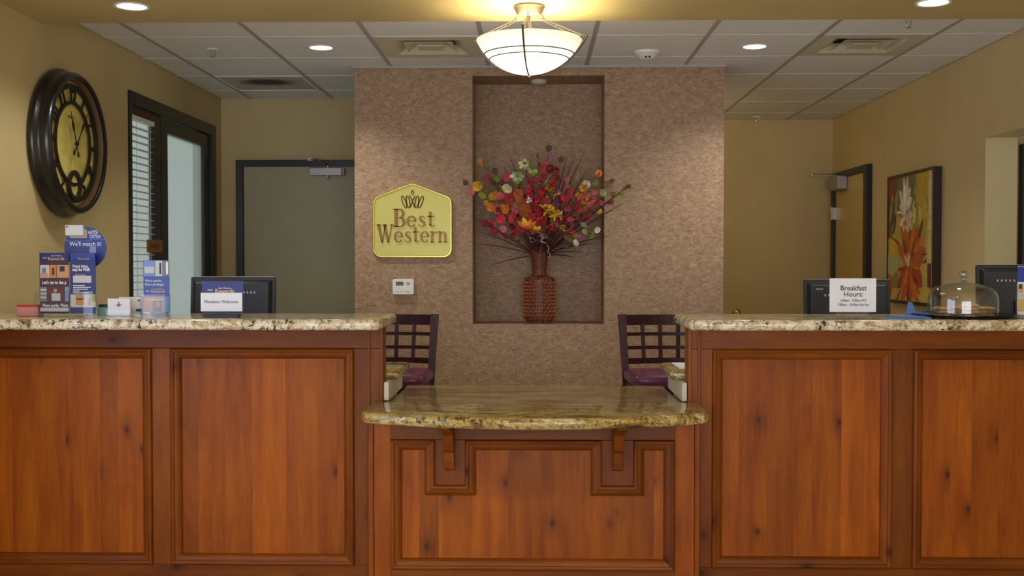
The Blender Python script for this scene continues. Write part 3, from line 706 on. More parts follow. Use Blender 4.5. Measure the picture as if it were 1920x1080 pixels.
MB().lathe([(0, 0), (.05, 0), (.052, -.012), (.042, -.022), (0, -.022)], 28, (.024, 6.95, NZ1)).build('housing', M_vent, t, smooth=True)
MB().lathe([(0, -.0225), (.03, -.0225), (.03, -.024), (0, -.024)], 20, (.024, 6.95, NZ1)).build('lens', M_white, t)

# ================================================================== WALL CLOCK
KY, KZ = 5.335, 1.925
ck = thing('wall_clock', 'large round wall clock with dark bronze case and yellowed open face', 'clock', (LW, KY, KZ - .36))
KC = (LW, KY, KZ)
MB().lathe([(0, 0.001), (.352, .001), (.362, .008), (.366, .022), (.360, .036), (.345, .046), (.343, .058), (.348, .072), (.345, .092), (.334, .104), (.322, .106), (.312, .100), (.312, .090)], 72, KC, 'x').build('case', M_clockcase, ck, smooth=True, angle=50)
MB().lathe([(.313, .096), (.310, .08), (.312, .055), (.313, .055)], 72, KC, 'x').build('inner_lip', M_bezin, ck, smooth=True)
MB().lathe([(0, .055), (.314, .055), (.314, .050), (0, .050)], 72, KC, 'x').build('face', M_clockface, ck)
def kring(name, r0, r1, h0, h1, c=KC, mat=M_ring, n=64): return MB().lathe([(r0, h0), (r0, h1), (r1, h1), (r1, h0)], n, c, 'x', True).build(name, mat, ck)
kring('outer_chapter_ring', .268, .292, .061, .071); kring('inner_chapter_ring', .192, .208, .061, .071)
kring('inner_lip', .306, .313, .056, .059, mat=M_bezin)
SDZ = KZ - .205
for k in range(1, 13):
    if k == 6: continue
    a = RAD(90 - 30 * k); rr = .207
    o = text('numeral', str(k), .102, M_ring, (0, 0, 0), None, (0, 0, 0), .003, .002, 'CENTER', .8)
    # stand upright along the radius: local x across, local y outward
    th = RAD(-30 * k)
    M = Matrix.Translation((LW + .066, KY, KZ)) @ Matrix.Rotation(RAD(90), 4, 'Z') @ Matrix.Rotation(RAD(90), 4, 'X') @ Matrix.Rotation(th, 4, 'Z') @ Matrix.Translation((0, rr - .006, 0))
    o.data.transform(M); adopt(o, ck)
kring('seconds_ring', .052, .074, .065, .077, (LW, KY, SDZ)); MB().lathe([(0, .065), (.053, .065), (.053, .061), (0, .061)], 40, (LW, KY, SDZ), 'x').build('seconds_face', M_clockface, ck)
MB().lathe([(0, .071), (.006, .071), (.006, .066), (0, .066)], 12, (LW, KY, SDZ), 'x').build('seconds_hub', M_ring, ck)
def hand(name, deg, L, back, wd, h):
    # clockwise degrees from 12; +Y is to the right when facing the clock from +X ... seen from the room, right is +Y
    a = RAD(90 - deg); d = Vector((0, cos(a), sin(a))); s_ = Vector((0, -sin(a), cos(a))); c = Vector((LW + h, KY, KZ))
    outl = [(-back, .25), (-back * .8, 1.0), (-back * .55, .3), (0, .35), (L * .35, .25), (L * .5, .9), (L * .62, 1.0), (L * .72, .3), (L, .06)]
    vs = [c + d * t_ + s_ * (q * wd) for t_, q in outl] + [c + d * t_ - s_ * (q * wd) for t_, q in reversed(outl)]
    n = len(vs); vs2 = [v + Vector((.0025, 0, 0)) for v in vs]
    MB().add(vs + vs2, [tuple(range(n))[::-1], tuple(range(n, 2 * n))] + [(i, (i + 1) % n, n + (i + 1) % n, n + i) for i in range(n)]).build(name, M_clockcase, ck)
hand('hour_hand', -22, .165, .07, .012, .081); hand('minute_hand', 38, .225, .075, .010, .086)
MB().lathe([(0, .091), (.011, .091), (.011, .078), (0, .078)], 16, KC, 'x').build('hand_hub', M_clockcase, ck)
text('lettering', 'TERRACE', .018, M_ring, (LW + .0555, KY, KZ + .125), ck, (RAD(90), 0, RAD(90)), .0003, 0, 'CENTER')

# ================================================================== GOLD SIGN
SX, SZ0, SY = -.7605, 1.370, YFW - .001
sg = thing('hotel_sign', 'gold plaque with raised crown and hotel name on feature wall', 'sign', (SX, YFW, SZ0))
def arcs(cx, cy, r, a0, a1, n=6): return [(cx + r * cos(RAD(a0 + (a1 - a0) * i / n)), cy + r * sin(RAD(a0 + (a1 - a0) * i / n))) for i in range(n + 1)]
def shield(ins):
    W, H, sh = .246 - ins, .461 - ins, .352
    r = .05 - ins * .6
    p = arcs(-W + r, ins + r, r, 180, 270) + arcs(W - r, ins + r, r, 270, 360)
    p += arcs(W - r, sh - r * .3 - ins * .4, r, 0, 63) + arcs(0, H - .05, .05, 68, 112) + arcs(-W + r, sh - r * .3 - ins * .4, r, 117, 180)
    return [(SX + x, SZ0 + z) for x, z in p]
MB().prism(shield(0.004), 'y', SY, SY - .014).build('plate', M_gold, sg)
rings = [[(x, SY - h, z) for x, z in shield(i)] for i, h in ((0, 0), (0, .016), (.004, .021), (.009, .021), (.012, .013))]
m = MB(); n = len(rings[0])
for k in range(4): m.add(rings[k] + rings[k + 1], [(i, (i + 1) % n, n + (i + 1) % n, n + i) for i in range(n)])
m.build('rim', M_goldr, sg, smooth=True)
# serif letters built from strokes on a unit square (baseline 0, x-height .62, cap height 1)
class Glyph(MB):
    def rib(s, pts):
        """variable width ribbon: (x, y, w); widths are measured across the path"""
        L = []; R_ = []
        for i, (x, y, wd) in enumerate(pts):
            a = pts[max(i - 1, 0)]; b = pts[min(i + 1, len(pts) - 1)]; d = Vector((b[0] - a[0], b[1] - a[1])).normalized(); nn = Vector((-d.y, d.x))
            L.append((x + nn.x * wd / 2, y + nn.y * wd / 2)); R_.append((x - nn.x * wd / 2, y - nn.y * wd / 2))
        for i in range(len(L) - 1): s.prism([L[i], L[i + 1], R_[i + 1], R_[i]], 'y', 0, 1)
        return s
    def rect(s, x0, x1, y0, y1): s.prism([(x0, y0), (x1, y0), (x1, y1), (x0, y1)], 'y', 0, 1); return s
    def arc(s, cx, cy, rx, ry, a0, a1, w0, w1, n=14, pw=1):
        P_ = []
        for i in range(n + 1):
            a = RAD(a0 + (a1 - a0) * i / n); f = abs(cos(a)) ** pw
            P_.append((cx + rx * cos(a), cy + ry * sin(a), w1 + (w0 - w1) * f))
        return s.rib(P_)
def glyph(ch):
    g = Glyph()
    if ch == 'B':
        g.rect(.08, .25, 0, 1).rect(0, .33, 0, .05).rect(0, .33, .95, 1)
        g.rect(.25, .40, .0, .05).rect(.25, .40, .95, 1).rect(.25, .40, .50, .55)
        g.arc(.38, .75, .17, .225, -90, 90, .15, .05).arc(.40, .265, .20, .24, -90, 90, .17, .05); wd = .70
    elif ch == 'e':
        g.arc(.27, .31, .21, .285, 0, 322, .13, .05, 24).rect(.12, .50, .31, .355); wd = .56
    elif ch == 's':
        g.rib([(.40, .47, .03), (.37, .54, .05), (.27, .595, .05), (.15, .56, .07), (.11, .47, .11), (.17, .38, .13), (.27, .31, .14), (.37, .23, .13), (.40, .13, .10), (.33, .05, .07), (.22, .025, .05), (.10, .07, .05), (.06, .17, .03)]); wd = .48
    elif ch == 't':
        g.rect(.12, .25, .10, .84).rect(0, .42, .55, .61).rib([(.185, .14, .13), (.21, .06, .10), (.28, .03, .07), (.36, .06, .04), (.42, .11, .03)]); wd = .44
    elif ch == 'W':
        g.rib([(.12, 1, .17), (.33, 0, .13)]).rib([(.33, 0, .05), (.52, .96, .06)]).rib([(.46, 1, .17), (.69, 0, .13)]).rib([(.69, 0, .05), (.90, 1, .06)])
        g.rect(0, .27, .95, 1).rect(.36, .62, .95, 1).rect(.78, 1.02, .95, 1); wd = 1.02
    elif ch == 'r':
        g.rect(.07, .20, 0, .60).rect(0, .28, 0, .05).rect(0, .2, .56, .61).rib([(.20, .40, .05), (.26, .53, .06), (.34, .57, .10), (.40, .52, .10)]); wd = .43
    elif ch == 'n':
        g.rect(.07, .20, 0, .60).rect(0, .27, 0, .05).rect(0, .2, .56, .61)
        g.rib([(.19, .44, .05), (.27, .55, .06), (.36, .575, .08), (.435, .52, .11), (.455, .40, .13)]).rect(.39, .52, 0, .41).rect(.33, .60, 0, .05); wd = .63
    return g, wd
def word(body, x, z, size, adv=1.0, sq=1.0):
    for ch in body:
        g, wd = glyph(ch); g.v = [(x + a * size * sq, SY - .014 - (.011 if b > .5 else 0), z + c * size) for a, b, c in g.v]
        g.build('raised_letter', M_goldl, sg); x += (wd + .035) * size * sq * adv
word('Best', SX - .121, SZ0 + .190, .112, 1.0, 1.02); word('Western', SX - .224, SZ0 + .094, .112, .965, .95)
for xo, tilt in ((-.052, .24), (-.027, .13), (.027, -.13), (.052, -.24)):
    pth = []
    for k in range(13):
        a = 2 * pi * k / 12; u, v = .0105 * cos(a), .038 * sin(a)
        pth.append((SX + xo - tilt * v * 1.3 + u, SY - .017, SZ0 + .345 + v))
    MB().tube(pth, .0034, 6, False).build('crown_loop', M_goldl, sg, smooth=True)
for s_ in (-1, 1): MB().tube([(SX + s_ * .018, SY - .017, SZ0 + .385), (SX, SY - .017, SZ0 + .352), (SX - s_ * .012, SY - .017, SZ0 + .312)], .0034, 6).build('crown_loop', M_goldl, sg)
MB().tube([(SX, SY - .017, SZ0 + .418), (SX + .009, SY - .017, SZ0 + .403), (SX, SY - .017, SZ0 + .388), (SX - .009, SY - .017, SZ0 + .403), (SX, SY - .017, SZ0 + .418)], .003, 6).build('crown_diamond', M_goldl, sg)

t = thing('thermostat', 'small white thermostat on feature wall under the gold sign', 'thermostat', (-.818, YFW, 1.14))
MB().prism(rrect(-.885, -.752, 1.140, 1.237, .012), 'y', YFW - .028, YFW - .001).build('housing', M_white, t, bevel=.004)
B(-.864, -.816, YFW - .0295, YFW - .0275, 1.197, 1.220).build('display', M_lcd, t)
B(-.800, -.776, YFW - .0295, YFW - .0275, 1.200, 1.216).build('button', base('grey_button', lin((150, 165, 160)), .5), t)
for k in range(4): B(-.866 + k * .013, -.858 + k * .013, YFW - .0295, YFW - .0275, 1.155, 1.161).build('button', base('pale_button', lin((180, 182, 182)), .5), t)
B(-.805, -.775, YFW - .0295, YFW - .0275, 1.155, 1.162).build('switch', base('pale_button', (0, 0, 0)), t)

# ================================================================== PAINTING
PX = RW - .048; PY0, PY1, PZ0, PZ1 = 6.885, 7.785, 1.058, 1.943
pt = thing('framed_painting', 'framed painting of white and orange flowers on right wall', 'painting', (RW, (PY0 + PY1) / 2, PZ0))
fm = base('dark_walnut_frame', lin((40, 22, 20)), .4)
B(PX - .004, RW - .001, PY0, PY0 + .022, PZ0, PZ1).build('frame_side', fm, pt); B(PX - .004, RW - .001, PY1 - .022, PY1, PZ0, PZ1).build('frame_side', fm, pt)
B(PX - .004, RW - .001, PY0 + .022, PY1 - .022, PZ0, PZ0 + .022).build('frame_side', fm, pt); B(PX - .004, RW - .001, PY0 + .022, PY1 - .022, PZ1 - .022, PZ1).build('frame_side', fm, pt)
M_canvas = base('olive_canvas', lin((172, 150, 70)), .6)
_t = NT(M_canvas); _n = _t.noise(_t.coords((1, 1.6, .8)), 5, 6, .65, 1.2)
_t.color(_t.ramp(_n, [(.25, lin((120, 118, 72))), (.45, lin((178, 160, 84))), (.6, lin((196, 168, 66))), (.78, lin((170, 160, 104)))]))
B(PX, PX + .02, PY0 + .022, PY1 - .022, PZ0 + .022, PZ1 - .022).build('canvas', M_canvas, pt)
PC = {}
def brush(c):
    k = 'paint_%d_%d_%d' % c
    if k in MATS: return MATS[k]
    m = base(k, lin(c), .55); t_ = NT(m); n_ = t_.noise(t_.coords((1, 3, 1)), 22, 5, .7, 1.0)
    t_.color(t_.ramp(n_, [(.3, lin(tuple(max(0, x - 34) for x in c))), (.7, lin(tuple(min(255, x + 26) for x in c)))])); return m
lay = [0]
def patch(c, pts, name='brush_stroke'):
    """a patch of paint; u runs from the far edge to the near edge, v upwards"""
    lay[0] += 1; h = .0006 + .00012 * lay[0]
    q = [(PY1 - .022 - u * (PY1 - PY0 - .044), PZ0 + .022 + v * (PZ1 - PZ0 - .044)) for u, v in pts]
    MB().prism(q, 'x', PX - h, PX + .001).build(name, brush(c), pt)
def petalp(c, u, v, ang, L, W, wob=.12):
    r = random.Random(int(u * 977 + v * 3571 + ang)); d = (cos(RAD(ang)), sin(RAD(ang))); nn = (-d[1], d[0]); P_ = []
    prof = [(0, .25), (.15, .55), (.35, .9), (.55, 1), (.75, .8), (.9, .45), (1, .05)]
    for s_, seq in ((1, prof), (-1, list(reversed(prof)))):
        for t_, wd in seq:
            ww = wd * W / 2 * (1 + r.uniform(-wob, wob) * 2); tt = t_ + r.uniform(-.03, .03)
            P_.append((min(.995, max(.005, u + d[0] * L * tt + s_ * nn[0] * ww)), min(.995, max(.005, v + d[1] * L * tt + s_ * nn[1] * ww))))
    patch(c, P_)
patch((120, 52, 26), [(0, .78), (.13, .80), (.22, .9), (.25, 1), (0, 1)]); patch((88, 66, 44), [(0, .52), (.1, .5), (.18, .6), (.2, .75), (.14, .82), (0, .8)])
patch((98, 108, 72), [(.25, 1), (.2, .86), (.22, .72), (.35, .66), (.52, .7), (.6, .85), (.62, 1)]); patch((190, 158, 40), [(.68, 1), (.64, .8), (.72, .62), (.82, .5), (.9, .45), (.93, .7), (.92, 1)])
patch((150, 150, 62), [(.6, .66), (.72, .6), (.86, .62), (.84, .5), (.7, .44), (.58, .5)]); patch((206, 178, 40), [(.02, .50), (.1, .56), (.2, .52), (.22, .42), (.14, .36), (.04, .38)])
patch((170, 176, 118), [(0, .38), (.1, .36), (.2, .4), (.26, .3), (.16, .2), (.06, .16), (0, .2)]); patch((128, 134, 66), [(.12, .2), (.24, .24), (.26, .12), (.2, .05), (.1, .08)])
patch((188, 168, 76), [(.05, .08), (.2, .1), (.3, .06), (.9, .1), (.97, .005), (.01, .005)]); patch((186, 90, 30), [(0, .22), (.09, .2), (.13, .12), (.08, .03), (.03, .06), (0, .05)])
for a, L, W in ((95, .30, .09), (78, .32, .07), (125, .18, .07), (150, .15, .06), (60, .24, .10), (35, .2, .07)): petalp((216, 200, 168), .40, .70, a, L, W)
for a, L, W in ((230, .15, .08), (265, .14, .08), (290, .15, .09), (320, .17, .09), (200, .16, .07), (5, .17, .08)): petalp((214, 192, 164), .41, .67, a, L, W)
for a in range(20, 380, 40): petalp((196, 120, 40) if a % 80 else (206, 160, 60), .41, .68, a, .09, .05)
for c, u, v, a, L, W in (((184, 96, 28), .5, .32, 110, .28, .14), ((150, 66, 24), .52, .32, 92, .27, .13), ((196, 106, 32), .54, .3, 75, .30, .13), ((168, 76, 22), .56, .3, 55, .34, .20), ((200, 120, 40), .58, .3, 38, .32, .14), ((190, 96, 26), .5, .3, 150, .30, .11),
                         ((180, 82, 22), .55, .3, 20, .32, .15), ((160, 64, 20), .5, .28, 215, .30, .14), ((190, 92, 26), .5, .28, 245, .30, .14), ((172, 72, 20), .54, .28, 268, .30, .17), ((196, 100, 28), .56, .28, 295, .32, .14), ((158, 60, 18), .58, .28, 325, .26, .14), ((128, 52, 20), .52, .3, 130, .2, .06), ((120, 44, 18), .58, .34, 62, .2, .06)): petalp(c, u, v, a, L, W)
for a in (100, 120, 85, 135, 70): petalp((214, 190, 150), .5, .27, a, .13, .016)
_rp = random.Random(5)
for _ in range(26):
    u_, v_ = _rp.uniform(.3, .8), _rp.uniform(.06, .5); petalp(_rp.choice([(206, 116, 36), (150, 58, 20), (188, 92, 26), (122, 46, 20), (214, 140, 54)]), u_, v_, math.degrees(math.atan2(v_ - .3, u_ - .52)) + _rp.uniform(-20, 20), _rp.uniform(.08, .2), _rp.uniform(.012, .035), .3)
for _ in range(16):
    u_, v_ = _rp.uniform(.02, .9), _rp.uniform(.4, .92)
    if .25 < u_ < .6: continue
    petalp(_rp.choice([(200, 176, 70), (150, 140, 66), (126, 110, 58), (212, 190, 96)]), u_, v_, 90 + _rp.uniform(-25, 25), _rp.uniform(.1, .25), _rp.uniform(.02, .05), .3)
for _ in range(9): petalp(_rp.choice([(232, 222, 198), (204, 186, 156)]), .41 + _rp.uniform(-.04, .04), .70, _rp.uniform(0, 360), _rp.uniform(.12, .22), _rp.uniform(.015, .03), .3)
patch((196, 176, 120), [(.925, .28), (.965, .28), (.97, 1), (.93, 1)]); patch((96, 34, 40), [(.94, .12), (.975, .12), (.975, .30), (.935, .30)])

# ================================================================== VASE AND FLOWERS
VX, VY_, VZ = .0285, 6.885, NZ0
vs_ = thing('wicker_vase', 'brown woven wicker vase with slim neck standing in the niche', 'vase', (VX, VY_, VZ))
C1 = (VX, VY_, VZ)
MB().lathe([(0, 0), (.078, 0), (.080, .012), (.082, .022), (.094, .034), (.0985, .08), (.099, .2), (.0985, .262), (.097, .278), (.085, .290), (.060, .296), (.046, .304), (.043, .318), (.047, .36), (.055, .42), (.064, .472), (.066, .486), (.058, .486), (.05, .44), (.036, .33), (0, .32)], 40, C1).build('body', M_wicker, vs_, smooth=True)
m = MB()
for j in range(10):
    for i in range(19):
        a = 2 * pi * (i + .5 * (j % 2)) / 19; z = .054 + j * .0226
        for sgn in (-1, 1):
            rot = Matrix.Rotation(a, 3, 'Z') @ Matrix.Rotation(sgn * RAD(32), 3, 'X'); aa = a + sgn * .075
            m.ball((VX + .102 * cos(aa), VY_ + .102 * sin(aa), VZ + z), (.0075, .0052, .0105), 6, 4, rot)
M_stitch = base('wicker_strand', lin((148, 84, 50)), .4)
tag(m.build('weave_stitches', M_stitch, vs_, smooth=True), kind='stuff')
for z, r in ((.285, .09), (.028, .09), (.305, .047), (.478, .066)):
    MB().tube([(VX + r * cos(a), VY_ + r * sin(a), VZ + z) for a in [2 * pi * i / 28 for i in range(29)]], .005, 6, False).build('band', M_wicker, vs_, smooth=True)
FM = {}
def fcol(n, c, rough=.65):
    m = base('flower_' + n, lin(c), rough); t_ = NT(m)
    if not m.node_tree.nodes.get('Noise Texture'):
        n_ = t_.noise(t_.coords(), 30, 3); t_.color(t_.ramp(n_, [(.3, lin(tuple(x * .72 for x in c))), (.7, lin(tuple(min(255, x * 1.15) for x in c)))]))
    return m
F = {k: fcol(k, c) for k, c in dict(olive=(140, 124, 58), brown=(96, 68, 48), pink=(206, 104, 112), rose=(206, 64, 78), orange=(222, 134, 36), gold=(220, 168, 44), yellow=(222, 184, 40), red=(200, 44, 46), wine=(142, 40, 58), mauve=(166, 104, 128), green=(140, 150, 62), sage=(176, 186, 128), cream=(226, 212, 160), white=(222, 216, 200), rust=(164, 82, 26), moss=(96, 88, 62)).items()}
MOUTH = Vector((VX, VY_, VZ + .47))
def curve(tip, bend=.10, n=7):
    tip = Vector(tip); k = random.uniform(-1, 1) * .02
    r0 = MOUTH + Vector(((tip.x - VX) * .06, (tip.y - VY_) * .06, -.04))
    mid = r0.lerp(tip, .5) + Vector((k, -.01, bend * (tip - r0).length * .55))
    return [(r0 * (1 - t_) ** 2 + mid * 2 * t_ * (1 - t_) + tip * t_ ** 2) for t_ in [i / (n - 1) for i in range(n)]]
CAMV = Vector((0, 0, CZ))
def facing(p, spread=.8):
    v = (CAMV - Vector(p)).normalized()
    return (v + Vector((random.uniform(-1, 1), random.uniform(-.5, .3), random.uniform(-1, 1))) * spread).normalized()
def leaf_branch(label, tip, leaves, bend=.1, size=.042, start=.35, stemm=None, shape=1):
    tip = Vector(tip); t_ = thing('leaf_spray', label, 'foliage', MOUTH, 0, 'leaf sprays in the vase')
    path = curve(tip, bend, 9); MB().tube(path, [.0032 - .0022 * i / 8 for i in range(9)], 5).build('stem', stemm or M_stem, t_)
    n = len(leaves)
    for i, c in enumerate(leaves):
        f = start + (1 - start) * (i + .6) / n; k = min(int(f * 8), 7); p = path[k].lerp(path[k + 1], f * 8 - k)
        along = (path[k + 1] - path[k]).normalized(); side = along.cross(Vector((0, 1, 0))).normalized() * (1 if i % 2 else -1)
        d = (along * .55 + side * random.uniform(.5, 1) + Vector((0, random.uniform(-.6, .1), 0))).normalized()
        if i == n - 1: d = along
        L = size * random.uniform(.85, 1.25)
        MB().petal(p, d, facing(p, .55), L, L * (.92 if shape == 1 else .5), random.uniform(-.1, .2), shape=shape).build('leaf', F[c], t_, smooth=True, angle=80)
        if i % 3 == 1: MB().petal(p, (d + along).normalized(), facing(p), L * .8, L * .55, .1, shape=0).build('leaf', F[leaves[(i + 2) % n]], t_, smooth=True, angle=80)
    return t_
def A(x, y, Y=6.72): return at(x, y, Y)
leaf_branch('leaf spray arching far left past the niche edge with dark round tip leaf', A(872, 342, 6.66), ['brown', 'wine', 'orange', 'gold', 'olive', 'pink', 'brown'], .12)
leaf_branch('leaf spray with olive and brown coin leaves at upper left', A(903, 304, 6.70), ['pink', 'orange', 'rose', 'gold', 'brown', 'wine', 'olive', 'olive'], .10, .046)
leaf_branch('leaf spray with orange and yellow rounded leaves at left', A(898, 352, 6.62), ['wine', 'rose', 'gold', 'orange', 'gold', 'green', 'gold'], .10, .058, .4)
leaf_branch('leaf spray of brown and green leaves left of the pale blossoms', A(928, 322, 6.72), ['wine', 'brown', 'rose', 'olive', 'brown', 'green', 'brown'], .08, .048, .45)
leaf_branch('tall pink and olive leaf spray rising highest in the vase', A(1028, 280, 6.75), ['wine', 'red', 'wine', 'rose', 'sage', 'red', 'wine', 'pink', 'mauve', 'brown'], .02, .050, .38)
leaf_branch('leaf spray with rust and wine leaves at upper centre', A(1052, 300, 6.72), ['wine', 'mauve', 'wine', 'red', 'olive', 'wine', 'brown'], .03, .040, .4)
leaf_branch('leaf spray tipped with small orange feathers at upper centre left', A(1008, 292, 6.75), ['wine', 'rust', 'red', 'olive', 'orange', 'rust'], .02, .040, .5, shape=0)
leaf_branch('leaf spray with pale and orange leaves at upper right', A(1122, 326, 6.70), ['mauve', 'rose', 'orange', 'gold', 'pink', 'white', 'olive', 'orange'], .10, .050)
leaf_branch('leaf spray reaching far right past the niche edge', A(1176, 352, 6.64), ['rose', 'wine', 'gold', 'pink', 'wine', 'olive', 'green', 'olive'], .12, .038, .45)
leaf_branch('leaf spray with gold and pink leaves at right', A(1136, 348, 6.60), ['wine', 'mauve', 'gold', 'orange', 'rose', 'pink', 'sage', 'olive'], .12, .050, .45)
leaf_branch('low leaf spray with mauve and white coin leaves at lower right', A(1118, 432, 6.62), ['moss', 'gold', 'mauve', 'sage', 'green', 'white'], .10, .044, .5)
leaf_branch('short leaf spray with round mauve leaf drooping lower right', A(1086, 446, 6.58), ['moss', 'olive', 'white', 'mauve'], .06, .052, .55)
leaf_branch('wine red leaf spray spreading low on the left', A(912, 420, 6.66), ['wine', 'wine', 'pink', 'wine', 'rose', 'wine'], .08, .048, .45)
leaf_branch('rose leaf spray in the middle right of the bouquet', A(1090, 372, 6.55), ['wine', 'mauve', 'rose', 'red', 'rose', 'wine', 'rose'], .10, .056, .45, shape=0)
leaf_branch('pink leaf spray in the middle left of the bouquet', A(940, 370, 6.56), ['wine', 'rose', 'pink', 'orange', 'rose', 'pink'], .10, .056, .45)
leaf_branch('mauve leaf spray behind the yellow flower cluster', A(1062, 340, 6.66), ['mauve', 'mauve', 'wine', 'mauve', 'wine', 'mauve'], .04, .056, .5, shape=0)
leaf_branch('brown leaf spray filling behind the red plume', A(962, 352, 6.78), ['moss', 'wine', 'olive', 'brown', 'wine', 'rose', 'olive'], .05, .055, .35)
leaf_branch('dark leaf spray filling low behind the yellow flowers', A(1050, 400, 6.74), ['moss', 'wine', 'moss', 'olive', 'brown', 'wine'], .05, .055, .3)
FILL = [(925, 345, 6.74, 'brown olive orange rose olive brown', 'olive and orange leaf spray tucked behind the far left spray'), (950, 335, 6.70, 'rose pink orange cream rose', 'pink leaf spray reaching up beside the pale green blossom'),
        (935, 395, 6.6, 'pink wine orange rose pink', 'pink and orange leaf spray left of the rust feathers'), (1018, 318, 6.7, 'red rose red wine red', 'red leaf spray rising between the pale blossoms and tallest spray'),
        (1080, 332, 6.72, 'wine mauve rose orange olive', 'wine and orange leaf spray upper right of the yellow cluster'), (1105, 385, 6.6, 'rose pink wine rose pink', 'pink leaf spray right of the yellow cluster'),
        (1070, 362, 6.54, 'wine rose mauve red rose', 'rose leaf spray just above right of the yellow cluster'), (1105, 405, 6.62, 'wine mauve sage wine', 'mauve and sage leaf spray above the low white coin leaf'),
        (960, 405, 6.5, 'wine red wine rose', 'wine leaf spray just left of the orange lily'), (1148, 338, 6.64, 'rose gold olive wine', 'short gold and olive leaf spray by the right niche edge'), (1015, 360, 6.5, 'red rose wine red', 'red leaf spray in front of the bouquet centre'), (1075, 395, 6.5, 'wine wine rose wine', 'dark wine leaf spray right of the yellow cluster')]
for x, y, Y, cs, lb_ in FILL: leaf_branch(lb_, A(x, y, Y), cs.split(), .07, .056, .42, shape=random.choice((0, 1)))
# thin spiky grasses
GR = [(883, 406, 6.68, 'long wine grass blade pointing left at mid height'), (890, 432, 6.8, 'straight wine grass blade lying level on the left'), (893, 457, 6.82, 'wine grass blade sagging at lower left'), (922, 497, 6.84, 'wine grass blade hanging lowest on the left'),
      (957, 294, 6.78, 'dark straight twig pointing up left of the pale blossoms'), (945, 312, 6.8, 'short dark twig behind the green blossom'), (1094, 289, 6.72, 'long wine grass blade pointing up and right'), (1079, 291, 6.75, 'wine grass blade just left of the longest upper right one'),
      (1063, 294, 6.76, 'dark short twig at upper centre right'), (1100, 318, 6.74, 'dark grass blade crossing the pale leaf'), (1169, 381, 6.62, 'thin grass blade pointing right below the far spray'), (1184, 344, 6.62, 'thin grass blade with highest tip at far right'),
      (1142, 442, 6.66, 'wine grass blade bending down at the right niche edge'), (1114, 456, 6.70, 'dark grass blade low on the right'), (1092, 472, 6.70, 'dark grass blade below the mauve coin leaf'), (1076, 482, 6.72, 'dark grass blade hanging lowest on the right'), (1128, 372, 6.58, 'wine grass blade crossing the right niche edge')]
for x, y, Y, lb_ in GR:
    t_ = thing('grass_blade', lb_, 'grass', MOUTH, 0, 'grass blades in the vase'); tip = A(x, y, Y); pth = curve(tip, .06 if y < 420 else .12)
    MB().tube(pth, [.004, .0045, .0042, .0038, .0034, .0028, .0012], 5).build('blade', M_stem if 'wine' in lb_ else M_stemd, t_)
def floret_head(label, name, c0, c1, n, pl_, cols, size, droop=0.0):
    """an elongated head of small florets running from c0 to c1"""
    t_ = thing(name, label, 'flower', MOUTH, 0); c0, c1 = Vector(c0), Vector(c1)
    MB().tube(curve(c0, .03), .003, 5).build('stem', M_stem, t_)
    ms = [MB() for _ in cols]
    for i in range(n):
        f = i / (n - 1); p = c0.lerp(c1, f) + Vector((random.gauss(0, 1), random.gauss(0, .7), random.gauss(0, .5))) * size * (1.05 - .55 * f)
        for k in range(pl_):
            d = Vector((random.uniform(-1, 1), random.uniform(-1, .4), random.uniform(-.3, 1.2)))
            ms[i % len(cols)].petal(p, d, facing(p, .9), size * random.uniform(.6, 1.1), size * .42, .3, shape=0)
    for c, m_ in zip(cols, ms): tag(m_.build('florets', F[c], t_, smooth=True, angle=80), kind='stuff')
    return t_
floret_head('bright red plume flower standing in the bouquet centre', 'plume_flower', A(1003, 415, 6.55), A(996, 340, 6.62), 60, 3, ['red', 'rose', 'red', 'wine'], .030)
floret_head('small crimson plume leaning right of the red one', 'plume_flower', A(1012, 420, 6.60), A(1012, 368, 6.62), 34, 3, ['rose', 'red'], .022)
floret_head('wine red plume at upper right below the tallest spray', 'plume_flower', A(1045, 345, 6.7), A(1036, 312, 6.74), 30, 3, ['wine', 'red'], .022)
floret_head('bright yellow ruffled flower cluster at right of centre', 'ruffled_flower', A(1044, 408, 6.48), A(1026, 388, 6.50), 46, 3, ['yellow', 'gold', 'yellow'], .024)
floret_head('small yellow flower tuft above the bright yellow cluster', 'ruffled_flower', A(1036, 372, 6.62), A(1026, 352, 6.64), 22, 3, ['gold', 'olive'], .022)
floret_head('small yellow flower below right of the bright yellow cluster', 'ruffled_flower', A(1052, 424, 6.50), A(1056, 430, 6.5), 12, 3, ['yellow', 'green'], .018)
floret_head('crimson blossom tucked under the yellow cluster', 'ruffled_flower', A(1034, 428, 6.50), A(1040, 424, 6.5), 10, 3, ['rose', 'red'], .020)
floret_head('olive seed tuft at right below the rose leaves', 'seed_tuft', A(1072, 412, 6.60), A(1086, 402, 6.6), 26, 2, ['olive', 'moss'], .020)
floret_head('dark moss tuft at the mouth of the vase', 'seed_tuft', A(985, 455, 6.83), A(1040, 450, 6.80), 44, 2, ['moss', 'brown', 'moss'], .028)
def bloom(label, name, c, cols, R_, n, tilt=None, centre='yellow'):
    t_ = thing(name, label, 'flower', MOUTH, 0); c = Vector(c); MB().tube(curve(c, .05), .0028, 5).build('stem', M_stem, t_)
    ax = tilt or facing(c, .4); u = ax.orthogonal().normalized(); v = ax.cross(u)
    for i in range(n):
        a = 2 * pi * i / n + random.uniform(-.15, .15); d = (u * cos(a) + v * sin(a) + ax * .35).normalized()
        MB().petal(c, d, ax, R_ * random.uniform(.85, 1.15), R_ * .55, .25, shape=0).build('petal', F[cols[i % len(cols)]], t_, smooth=True, angle=80)
    MB().ball(c + ax * .004, R_ * .2, 8, 5).build('centre', F[centre], t_, smooth=True)
